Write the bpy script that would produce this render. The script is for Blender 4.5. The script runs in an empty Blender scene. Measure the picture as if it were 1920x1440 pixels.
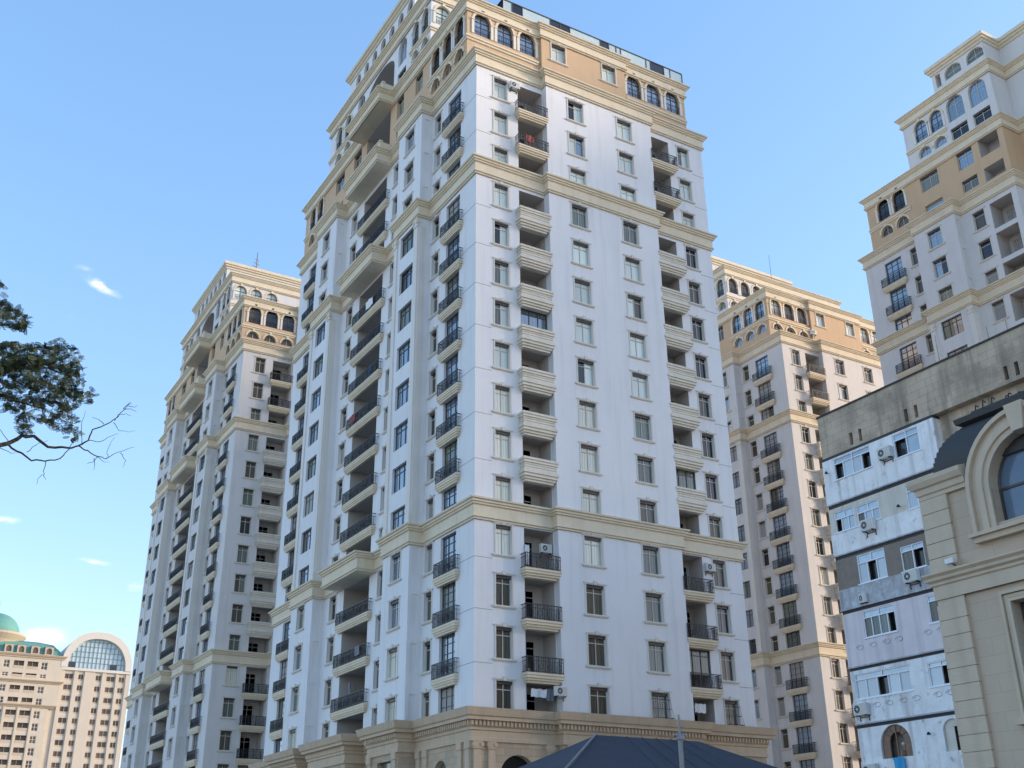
import bpy, math, random
from mathutils import Vector, Matrix
rnd = random.Random(7)
R_ = math.radians
C = bpy.context.scene.collection
SC = bpy.context.scene

# ------------------------------------------------------------------ camera
CAM = Vector((-32.78322, -59.70406, 1.61735))
FPX = 2067.08                       # focal length in pixels of a 1920 wide picture
yaw, pit, rol = R_(59.12865), R_(24.23416), R_(0.60774)
fh = Vector((math.cos(yaw), math.sin(yaw), 0)); upv = Vector((0, 0, 1))
r_ = Vector((math.sin(yaw), -math.cos(yaw), 0))
fw = math.cos(pit)*fh + math.sin(pit)*upv
dn = math.sin(pit)*fh - math.cos(pit)*upv
rt = math.cos(rol)*r_ + math.sin(rol)*dn
dn = -math.sin(rol)*r_ + math.cos(rol)*dn
cd = bpy.data.cameras.new('camera'); cam = bpy.data.objects.new('camera', cd); C.objects.link(cam)
M = Matrix((( rt.x, -dn.x, -fw.x, CAM.x), (rt.y, -dn.y, -fw.y, CAM.y), (rt.z, -dn.z, -fw.z, CAM.z), (0, 0, 0, 1)))
cam.matrix_world = M
cd.sensor_width = 36; cd.sensor_fit = 'HORIZONTAL'; cd.lens = FPX/1920*36
cd.clip_start = 0.1; cd.clip_end = 4000
SC.camera = cam

# ------------------------------------------------------------------ light
SUN_AZ, SUN_EL = R_(-25), R_(15)    # direction towards the sun (angle from +x, elevation)
sd = Vector((math.cos(SUN_AZ)*math.cos(SUN_EL), math.sin(SUN_AZ)*math.cos(SUN_EL), math.sin(SUN_EL)))
sl = bpy.data.lights.new('sun', 'SUN'); so = bpy.data.objects.new('sun', sl); C.objects.link(so)
sl.energy = 0.85; sl.angle = R_(10); sl.color = (1.0, 0.82, 0.62)
so.rotation_euler = sd.to_track_quat('Z', 'Y').to_euler()
w = bpy.data.worlds.new('World'); SC.world = w; w.use_nodes = True
nt = w.node_tree; nt.nodes.clear()
def N(t, typ, **kw):
    n = t.nodes.new(typ)
    for k, v in kw.items(): setattr(n, k, v)
    return n
out = N(nt, 'ShaderNodeOutputWorld'); bg = N(nt, 'ShaderNodeBackground')
sky = N(nt, 'ShaderNodeTexSky', sky_type='NISHITA', sun_disc=False)
sky.sun_elevation = SUN_EL; sky.sun_rotation = math.pi/2 - SUN_AZ
sky.altitude = 0; sky.air_density = 1.0; sky.dust_density = 0.6; sky.ozone_density = 2.2
hs = N(nt, 'ShaderNodeHueSaturation'); hs.inputs['Saturation'].default_value = 1.24; hs.inputs['Value'].default_value = 1.0
gm = N(nt, 'ShaderNodeGamma'); gm.inputs['Gamma'].default_value = .65
tint = N(nt, 'ShaderNodeMix', data_type='RGBA', blend_type='MULTIPLY'); tint.inputs['Factor'].default_value = 1; tint.inputs['B'].default_value = (1.0, .93, 1.01, 1)
nt.links.new(sky.outputs[0], hs.inputs['Color']); nt.links.new(hs.outputs[0], gm.inputs['Color']); nt.links.new(gm.outputs[0], tint.inputs['A'])
# a few small fair-weather clouds, as directions in the sky
tc = N(nt, 'ShaderNodeTexCoord')
nz = N(nt, 'ShaderNodeTexNoise'); nz.inputs['Scale'].default_value = 55; nz.inputs['Detail'].default_value = 8; nz.inputs['Roughness'].default_value = .62
mp = N(nt, 'ShaderNodeMapping'); mp.inputs['Scale'].default_value = (1, 1, 2.6)
nt.links.new(tc.outputs['Generated'], mp.inputs[0]); nt.links.new(mp.outputs[0], nz.inputs['Vector'])
def pix_dir(px, py):
    return (fw + rt*((px-960)/FPX) + dn*((py-720)/FPX)).normalized()
def at(px, py, dist):               # point at a horizontal distance from the viewer
    d = pix_dir(px, py); return CAM + d*(dist/math.hypot(d.x, d.y))
acc = None
CLOUDS = [(190, 537, .021, .30, 1.0), (160, 503, .014, .3, .35), (176, 1054, .018, .26, .9), (12, 974, .018, .28, .8),
          (255, 1100, .014, .4, .7), (85, 1196, .026, .5, 1.0), (30, 1215, .02, .4, .7), (130, 590, .02, .3, .15)]
for (px, py, rad, sq, amp) in CLOUDS:
    d = pix_dir(px, py)
    ax = Vector((-d.y, d.x, 0)).normalized(); ay = d.cross(ax).normalized()
    if (px, py) == (190, 537): ax, ay = (ax*.93+ay*.36).normalized(), (ay*.93-ax*.36).normalized()
    va = N(nt, 'ShaderNodeVectorMath', operation='DOT_PRODUCT'); va.inputs[1].default_value = ax
    vb = N(nt, 'ShaderNodeVectorMath', operation='DOT_PRODUCT'); vb.inputs[1].default_value = ay
    vc = N(nt, 'ShaderNodeVectorMath', operation='DOT_PRODUCT'); vc.inputs[1].default_value = d
    for q in (va, vb, vc): nt.links.new(tc.outputs['Generated'], q.inputs[0])
    def mth(op, a, b, clamp=False):
        m = N(nt, 'ShaderNodeMath', operation=op); m.use_clamp = clamp
        for i, x in enumerate((a, b)):
            if x is None: continue
            if isinstance(x, (int, float)): m.inputs[i].default_value = x
            else: nt.links.new(x, m.inputs[i])
        return m.outputs[0]
    a2 = mth('POWER', mth('ABSOLUTE', mth('DIVIDE', va.outputs['Value'], rad), None), 2)
    b2 = mth('POWER', mth('ABSOLUTE', mth('DIVIDE', vb.outputs['Value'], rad*sq), None), 2)
    fall = mth('SUBTRACT', 1.0, mth('SQRT', mth('ADD', a2, b2), None), True)
    fr = mth('GREATER_THAN', vc.outputs['Value'], 0.5)
    m = mth('MULTIPLY', mth('MULTIPLY', fall, fr), amp)
    acc = m if acc is None else mth('MAXIMUM', acc, m)
nn = mth('MULTIPLY', mth('SUBTRACT', mth('ADD', nz.outputs['Fac'], mth('MULTIPLY', acc, .35)), .5), 4.0, True)
cov = mth('MULTIPLY', mth('POWER', mth('MULTIPLY', mth('MULTIPLY', acc, nn), 1.25, True), 1.4), .85)
mixc = N(nt, 'ShaderNodeMix', data_type='RGBA')
nt.links.new(cov, mixc.inputs['Factor']); nt.links.new(tint.outputs['Result'], mixc.inputs['A'])
mixc.inputs['B'].default_value = (2.3, 2.3, 2.35, 1)
nt.links.new(mixc.outputs['Result'], bg.inputs['Color']); bg.inputs['Strength'].default_value = 0.12
nt.links.new(bg.outputs[0], out.inputs[0])
SC.view_settings.view_transform = 'Standard'; SC.view_settings.look = 'None'
SC.view_settings.exposure = 2.35; SC.view_settings.gamma = 1

# ------------------------------------------------------------------ materials
MAT = {}
def material(name, col, rough=.8, var=.12, scale=.6, streak=0., bump=0., bscale=20., spec=.5, dark=None, metal=0., rand=0., bands=None, ior=None, brick=None, patch=None):
    m = bpy.data.materials.new(name); m.use_nodes = True; t = m.node_tree; b = t.nodes['Principled BSDF']
    b.inputs['Roughness'].default_value = rough; b.inputs['Metallic'].default_value = metal
    b.inputs['Specular IOR Level'].default_value = spec
    if ior: b.inputs['IOR'].default_value = ior
    co = N(t, 'ShaderNodeTexCoord')
    geo = N(t, 'ShaderNodeNewGeometry')
    cur = None
    rgb = N(t, 'ShaderNodeRGB'); rgb.outputs[0].default_value = (*col, 1); cur = rgb.outputs[0]
    def mul(cur, fac, amount, c2):
        mx = N(t, 'ShaderNodeMix', data_type='RGBA', blend_type='MIX')
        mm = N(t, 'ShaderNodeMath', operation='MULTIPLY'); mm.use_clamp = True
        t.links.new(fac, mm.inputs[0]); mm.inputs[1].default_value = amount
        t.links.new(mm.outputs[0], mx.inputs['Factor']); t.links.new(cur, mx.inputs['A']); mx.inputs['B'].default_value = (*c2, 1)
        return mx.outputs['Result']
    dk = dark or tuple(c*.55 for c in col)
    if brick:
        bt = N(t, 'ShaderNodeTexBrick'); bt.inputs['Scale'].default_value = 1.0
        bw, bh, mort, amt = brick
        bt.inputs['Brick Width'].default_value = bw; bt.inputs['Row Height'].default_value = bh; bt.inputs['Mortar Size'].default_value = mort
        bt.inputs['Color1'].default_value = (*col, 1); bt.inputs['Color2'].default_value = (*[c*(1-amt) for c in col], 1)
        bt.inputs['Mortar'].default_value = (*dk, 1)
        # walls of either direction: run the courses along x+y
        sp = N(t, 'ShaderNodeSeparateXYZ'); t.links.new(geo.outputs['Position'], sp.inputs[0])
        ad = N(t, 'ShaderNodeMath', operation='ADD'); t.links.new(sp.outputs[0], ad.inputs[0]); t.links.new(sp.outputs[1], ad.inputs[1])
        cb = N(t, 'ShaderNodeCombineXYZ'); t.links.new(ad.outputs[0], cb.inputs[0]); t.links.new(sp.outputs[2], cb.inputs[1])
        t.links.new(cb.outputs[0], bt.inputs['Vector']); cur = bt.outputs['Color']
    if var:
        n1 = N(t, 'ShaderNodeTexNoise'); n1.inputs['Scale'].default_value = scale; n1.inputs['Detail'].default_value = 7; n1.inputs['Roughness'].default_value = .65
        t.links.new(geo.outputs['Position'], n1.inputs['Vector'])
        cr = N(t, 'ShaderNodeMapRange'); cr.inputs[1].default_value = .42; cr.inputs[2].default_value = .75
        t.links.new(n1.outputs['Fac'], cr.inputs[0]); cur = mul(cur, cr.outputs[0], var*2, dk)
    if streak:
        mpn = N(t, 'ShaderNodeMapping'); mpn.inputs['Scale'].default_value = (2.2, 2.2, .14)
        t.links.new(geo.outputs['Position'], mpn.inputs[0])
        n2 = N(t, 'ShaderNodeTexNoise'); n2.inputs['Scale'].default_value = 1.0; n2.inputs['Detail'].default_value = 5
        t.links.new(mpn.outputs[0], n2.inputs['Vector'])
        cr = N(t, 'ShaderNodeMapRange'); cr.inputs[1].default_value = .5; cr.inputs[2].default_value = .78
        t.links.new(n2.outputs['Fac'], cr.inputs[0]); cur = mul(cur, cr.outputs[0], streak*2, dk)
    if patch:
        pc, pscale, lo, hi, pa = patch
        n3 = N(t, 'ShaderNodeTexNoise'); n3.inputs['Scale'].default_value = pscale; n3.inputs['Detail'].default_value = 8; n3.inputs['Roughness'].default_value = .7
        t.links.new(geo.outputs['Position'], n3.inputs['Vector'])
        cr = N(t, 'ShaderNodeMapRange'); cr.inputs[1].default_value = lo; cr.inputs[2].default_value = hi
        t.links.new(n3.outputs['Fac'], cr.inputs[0]); cur = mul(cur, cr.outputs[0], pa, pc)
    if bands:                        # curtain folds or shutter slats along an object axis
        axis, bsc, amt, c2 = bands
        wv = N(t, 'ShaderNodeTexWave', wave_type='BANDS', bands_direction=axis); wv.inputs['Scale'].default_value = bsc
        wv.inputs['Distortion'].default_value = 2.5 if axis == 'X' else 0; wv.inputs['Detail'].default_value = 1
        oi = N(t, 'ShaderNodeObjectInfo'); va = N(t, 'ShaderNodeVectorMath', operation='ADD')
        t.links.new(co.outputs['Object'], va.inputs[0])
        sc = N(t, 'ShaderNodeMath', operation='MULTIPLY'); t.links.new(oi.outputs['Random'], sc.inputs[0]); sc.inputs[1].default_value = 7 if axis == 'X' else 0
        cb = N(t, 'ShaderNodeCombineXYZ'); t.links.new(sc.outputs[0], cb.inputs[0]); t.links.new(cb.outputs[0], va.inputs[1])
        t.links.new(va.outputs[0], wv.inputs['Vector']); cur = mul(cur, wv.outputs['Fac'], amt, c2)
    if rand:
        oi = N(t, 'ShaderNodeObjectInfo')
        h = N(t, 'ShaderNodeHueSaturation'); mr = N(t, 'ShaderNodeMapRange')
        mr.inputs[3].default_value = 1-rand; mr.inputs[4].default_value = 1+rand*.6
        t.links.new(oi.outputs['Random'], mr.inputs[0]); t.links.new(mr.outputs[0], h.inputs['Value']); t.links.new(cur, h.inputs['Color']); cur = h.outputs[0]
    t.links.new(cur, b.inputs['Base Color'])
    if bump:
        n4 = N(t, 'ShaderNodeTexNoise'); n4.inputs['Scale'].default_value = bscale; n4.inputs['Detail'].default_value = 4
        t.links.new(geo.outputs['Position'], n4.inputs['Vector'])
        bp = N(t, 'ShaderNodeBump'); bp.inputs['Strength'].default_value = bump; bp.inputs['Distance'].default_value = .05
        t.links.new(n4.outputs['Fac'], bp.inputs['Height']); t.links.new(bp.outputs[0], b.inputs['Normal'])
    MAT[name] = m; return m
material('plaster_white', (.78, .755, .735), .85, .09, .16, .12, .2, 7)
material('plaster_grey', (.68, .64, .60), .85, .08, .3, .12, .2, 7)
material('plaster_orange', (.62, .42, .25), .85, .10, .3, .10, .15, 6)
material('cornice_cream', (.74, .625, .45), .8, .12, .8, .10, .2, 8)
material('surround_cream', (.68, .62, .53), .8, .08, 1.5)
material('surround_grey', (.40, .38, .36), .8, .08, 1.5)
material('parapet_cream', (.72, .65, .53), .8, .12, .8, .14, .2, 8)
material('pilaster_cream', (.74, .68, .60), .85, .06, .5, .05)
material('stone_base', (.56, .42, .28), .85, .15, 1.2, .12, .3, 10, brick=(1.1, .42, .012, .18))
material('stone_trim', (.58, .435, .29), .85, .15, 1.2, .15, .3, 10)
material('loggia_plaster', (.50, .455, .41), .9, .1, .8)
material('iron', (.018, .018, .022), .5, 0)
material('roof_grey', (.30, .29, .28), .9, .2, .5)
material('frame_cream', (.52, .48, .41), .5, 0)
material('frame_dark', (.06, .05, .045), .45, 0)
material('frame_white', (.80, .81, .83), .4, 0)
material('glass_light', (.60, .66, .57), .12, 0, spec=.7, bands=('X', 1.6, .5, (.74, .78, .68)), rand=.25, ior=1.6)  # pale green base stands in for bright sky mirrored in the panes
material('glass_cream', (.76, .72, .56), .12, 0, spec=.7, bands=('X', 1.4, .45, (.36, .36, .27)), rand=.2, ior=1.6)
material('glass_blue', (.10, .15, .21), .05, 0, spec=.8, rand=.5, ior=2.1, bands=('X', 1.0, .35, (.30, .36, .40)))
material('glass_dark', (.022, .024, .024), .08, 0, spec=.6, rand=.5)
material('glass_brown', (.085, .072, .05), .22, 0, spec=.5, rand=.35, bands=('X', 1.2, .5, (.15, .13, .095)))
material('glass_green', (.12, .14, .11), .12, 0, spec=.6, rand=.35, bands=('X', 1.3, .6, (.24, .25, .20)))
material('shutter', (.34, .325, .30), .6, 0, bands=('Z', 9, .35, (.22, .21, .195)), rand=.15)
material('old_white', (.86, .84, .82), .85, .16, 1.2, .34, .3, 12, dark=(.36, .32, .28), patch=((.33, .28, .24), 2.2, .58, .70, .75))
material('old_pink', (.74, .65, .64), .85, .14, 1.2, .28, .2, 12, dark=(.45, .38, .38))
material('old_grey', (.46, .46, .47), .9, .25, 1.4, .35, .3, 10, dark=(.2, .18, .17), patch=((.62, .66, .72), 2.2, .5, .62, .6))
material('old_cream', (.68, .62, .52), .85, .18, 1.0, .4, .2, 12, dark=(.38, .33, .28))
material('old_panel', (.24, .19, .15), .7, .25, 2.5, .1, .3, 12)
material('old_stone', (.58, .45, .32), .9, .22, .55, .5, .35, 9, dark=(.17, .13, .095), brick=(.95, .42, .006, .06), patch=((.25, .20, .145), .45, .46, .62, .7))
material('tar', (.055, .05, .047), .8, .1)
material('wood', (.24, .14, .09), .6, .25, 4, .2, dark=(.09, .06, .045))
material('stucco_tan', (.58, .445, .32), .9, .09, .5, .10, .35, 30, brick=(1.3, .55, .004, .05))
material('stone_tan', (.60, .475, .34), .85, .14, 1.1, .14, .25, 18)
material('slate', (.036, .034, .033), .55, .2, 3.0, 0, .4, 14)
material('canopy', (.036, .040, .054), .8, .2, 1.2, 0, .25, 3)
material('canopy_seam', (.06, .065, .08), .7, .1)
material('galvanised', (.25, .25, .25), .55, .2, 6, metal=.4)
material('bark', (.05, .04, .03), .9, .3, 6, 0, .5, 30)
material('leaf', (.026, .046, .013), .7, .4, 3, rand=0)
material('leaf_b', (.045, .05, .022), .7, .4, 3)
material('far_beige', (.60, .515, .40), .9, .10, .2, .08)
material('far_trim', (.53, .42, .30), .9, .1, .2)
material('far_green', (.13, .33, .28), .7, .2, .3)
material('far_stone', (.60, .515, .41), .9, .08, .2, .05)
material('far_frame', (.66, .60, .52), .8, .06, .2)
material('far_glass', (.36, .50, .52), .12, 0, spec=.7, ior=1.7, patch=((.62, .72, .70), .25, .45, .65, .6))
material('far_win', (.14, .095, .065), .3, 0, rand=.5)
material('plastic_white', (.72, .72, .70), .45, .06, 3)
material('plastic_cream', (.58, .55, .47), .5, .12, 3)
material('cloth_white', (.78, .77, .76), .9, .05)
material('cloth_grey', (.22, .22, .25), .9, .1)
material('cloth_red', (.30, .08, .07), .9, .1)
material('cloth_blue', (.05, .35, .62), .9, .1)
material('terrace_glass', (.46, .56, .55), .12, 0, spec=.7, ior=1.6, rand=.1, patch=((.62, .68, .66), .5, .45, .65, .5))
material('skin', (.45, .28, .20), .6, 0)
material('hat', (.60, .55, .50), .8, 0)
material('hair', (.04, .03, .025), .7, 0)
material('shirt', (.16, .10, .07), .9, .1)
material('asphalt', (.05, .05, .05), .9, .2, 1.5, 0, .3, 30)
material('paving', (.42, .40, .37), .9, .15, 1, 0, .2, 20, brick=(.6, .3, .01, .12))
material('kerb_stone', (.38, .37, .36), .9, .15, 2)
material('dirt', (.42, .39, .35), .95, .3, .4)
material('road_paint', (.75, .75, .72), .8, .15, 3)

# ------------------------------------------------------------------ mesh helpers
class MB:
    def __init__(s): s.v = []; s.f = []; s.m = []; s.mats = []
    def mi(s, mat):
        if mat not in s.mats: s.mats.append(mat)
        return s.mats.index(mat)
    def poly(s, pts, mat):
        n = len(s.v); s.v += [tuple(p) for p in pts]; s.f.append(tuple(range(n, n+len(pts)))); s.m.append(s.mi(mat))
    def faces(s, vs, fs, mat):
        n = len(s.v); s.v += [tuple(p) for p in vs]; k = s.mi(mat)
        for f in fs: s.f.append(tuple(n+i for i in f)); s.m.append(k)
    def box(s, x0, x1, y0, y1, z0, z1, mat):
        if x0 > x1: x0, x1 = x1, x0
        if y0 > y1: y0, y1 = y1, y0
        s.faces([(x0,y0,z0),(x1,y0,z0),(x1,y1,z0),(x0,y1,z0),(x0,y0,z1),(x1,y0,z1),(x1,y1,z1),(x0,y1,z1)],
                [(0,3,2,1),(4,5,6,7),(0,1,5,4),(1,2,6,5),(2,3,7,6),(3,0,4,7)], mat)
    def tube(s, pts, rad, n, mat, cap=True):
        pts = [Vector(p) for p in pts]
        if not isinstance(rad, (list, tuple)): rad = [rad]*len(pts)
        rings = []; base = len(s.v); prev = None
        for i, p in enumerate(pts):
            d = (pts[min(i+1, len(pts)-1)] - pts[max(i-1, 0)])
            d = d.normalized() if d.length > 1e-9 else Vector((0, 0, 1))
            a = prev if prev is not None else (Vector((1, 0, 0)) if abs(d.x) < .9 else Vector((0, 1, 0)))
            a = (a - d*a.dot(d)); a = a.normalized() if a.length > 1e-6 else d.orthogonal().normalized()
            prev = a; b = d.cross(a)
            for k in range(n):
                q = 2*math.pi*k/n; s.v.append(tuple(p + (a*math.cos(q) + b*math.sin(q))*rad[i]))
        k_ = s.mi(mat)
        for i in range(len(pts)-1):
            for k in range(n):
                s.f.append((base+i*n+k, base+i*n+(k+1) % n, base+(i+1)*n+(k+1) % n, base+(i+1)*n+k)); s.m.append(k_)
        if cap:
            s.f.append(tuple(base+k for k in range(n))[::-1]); s.m.append(k_)
            e = base+(len(pts)-1)*n; s.f.append(tuple(e+k for k in range(n))); s.m.append(k_)
    def lathe(s, cx, cy, prof, n, mat):
        base = len(s.v); k_ = s.mi(mat)
        for (r, z) in prof:
            for k in range(n):
                q = 2*math.pi*k/n; s.v.append((cx+r*math.cos(q), cy+r*math.sin(q), z))
        for i in range(len(prof)-1):
            for k in range(n):
                s.f.append((base+i*n+k, base+i*n+(k+1) % n, base+(i+1)*n+(k+1) % n, base+(i+1)*n+k)); s.m.append(k_)
    def sweep(s, path, prof, mat, closed=True):
        # path: plan polygon, outside to the right of travel; prof: (outset, z) from bottom to top
        n = len(path); P = [Vector((a[0], a[1])) for a in path]; offs = []
        for i in range(n):
            d1 = (P[i]-P[i-1]).normalized() if (closed or i > 0) else None
            d2 = (P[(i+1) % n]-P[i]).normalized() if (closed or i < n-1) else None
            d1 = d1 or d2; d2 = d2 or d1
            n1 = Vector((d1.y, -d1.x)); n2 = Vector((d2.y, -d2.x)); b = n1+n2
            offs.append(b/(1+n1.dot(n2)) if (1+n1.dot(n2)) > 1e-6 else n1)
        base = len(s.v); k_ = s.mi(mat); m = len(prof)
        for i in range(n):
            for (o, z) in prof:
                q = P[i]+offs[i]*o; s.v.append((q.x, q.y, z))
        for i in range(n if closed else n-1):
            j = (i+1) % n
            for k in range(m-1):
                s.f.append((base+i*m+k, base+j*m+k, base+j*m+k+1, base+i*m+k+1)); s.m.append(k_)
        if not closed:
            s.f.append(tuple(base+k for k in range(m))[::-1]); s.m.append(k_)
            s.f.append(tuple(base+(n-1)*m+k for k in range(m))); s.m.append(k_)
    def wall(s, p0, p1, z0, z1, ops, mat, inner=None):
        # vertical wall, outside to the right of p0->p1; ops: (u0,u1,z0,z1,rise,depth,backmat or None)
        p0 = Vector((p0[0], p0[1], 0)); p1 = Vector((p1[0], p1[1], 0)); L = (p1-p0).length; d = (p1-p0)/L
        nrm = Vector((d.y, -d.x, 0)); Z = Vector((0, 0, 1)); inner = inner or mat
        def pt(u, z, e=0): return p0 + d*u + Z*z - nrm*e
        us = sorted(set([0, L]+[o[0] for o in ops]+[o[1] for o in ops]))
        us = [u for u in us if -1e-6 <= u <= L+1e-6]
        for a, b in zip(us, us[1:]):
            if b-a < 1e-5: continue
            mid = (a+b)/2; holes = sorted([(max(o[2], z0), min(o[3], z1)) for o in ops if o[0] < mid < o[1] and o[3] > z0 and o[2] < z1])
            z = z0
            for h in holes+[(z1, z1)]:
                if h[0]-z > 1e-5: s.poly([pt(a, z), pt(b, z), pt(b, h[0]), pt(a, h[0])], mat)
                z = max(z, h[1])
        for (a, b, c, e, rise, dep, back) in ops:
            zs = e-rise; prof = [(a, c), (b, c)]
            if rise > 0:
                K = 12; arc = []
                for k in range(K+1):
                    q = math.pi*k/K; arc.append(((a+b)/2+(b-a)/2*math.cos(q), zs+rise*math.sin(q)))
                for k in range(K):
                    cx = b if k < K/2 else a
                    s.poly([pt(*arc[k]), pt(cx, e), pt(*arc[k+1])][::-1], mat)
                prof += arc if zs > c+1e-6 else arc[1:-1]
            else: prof += [(b, e), (a, e)]
            for k in range(len(prof)):
                q0, q1 = prof[k], prof[(k+1) % len(prof)]
                if abs(q0[0]-q1[0])+abs(q0[1]-q1[1]) < 1e-6: continue
                if rise == 0 and q0[1] == q1[1] == e and e >= z1-1e-6: continue     # opening cut by the wall's top
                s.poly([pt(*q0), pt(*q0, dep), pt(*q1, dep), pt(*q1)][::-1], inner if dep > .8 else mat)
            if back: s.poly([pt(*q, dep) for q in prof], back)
    def mesh(s, name):
        me = bpy.data.meshes.new(name); me.from_pydata(s.v, [], s.f)
        for k in s.mats: me.materials.append(MAT[k])
        me.polygons.foreach_set('material_index', s.m); me.update(); return me

def ob(name, me, parent=None, loc=(0, 0, 0), rz=0., rot=None):
    if isinstance(me, MB): me = me.mesh(name)
    o = bpy.data.objects.new(name, me); C.objects.link(o)
    o.location = loc; o.rotation_euler = rot if rot else (0, 0, rz)
    if parent: o.parent = parent
    return o
def tag(o, label, cat, group=None):
    o['label'] = label; o['category'] = cat
    if group: o['group'] = group
    return o
def thing(name, label, cat, loc=(0, 0, 0), rz=0., group=None):
    return tag(ob(name, None, None, loc, rz), label, cat, group)
def smooth(me):
    for p in me.polygons: p.use_smooth = True

# ------------------------------------------------------------------ ground
g = MB(); g.box(-900, 1300, -900, 1500, -1, 0, 'dirt'); o = ob('ground', g); o['kind'] = 'structure'
g = MB(); g.poly([(-60, -75, .004), (80, -75, .004), (80, -45, .004), (-60, -45, .004)], 'asphalt')
g.poly([(-46, -45, .004), (-16, -45, .004), (-16, 120, .004), (-46, 120, .004)], 'asphalt'); o = ob('road', g); o['kind'] = 'structure'
g = MB()
for k in range(12): g.poly([(-34.1, -40+k*9, .008), (-33.95, -40+k*9, .008), (-33.95, -37+k*9, .008), (-34.1, -37+k*9, .008)], 'road_paint')
o = ob('road_marking', g); o['kind'] = 'structure'
g = MB(); g.box(-15.6, 60, -31, 110, 0.0, .13, 'paving'); g.box(-16, -15.6, -31, 110, 0, .14, 'kerb_stone'); o = ob('pavement', g); o['kind'] = 'structure'

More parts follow.
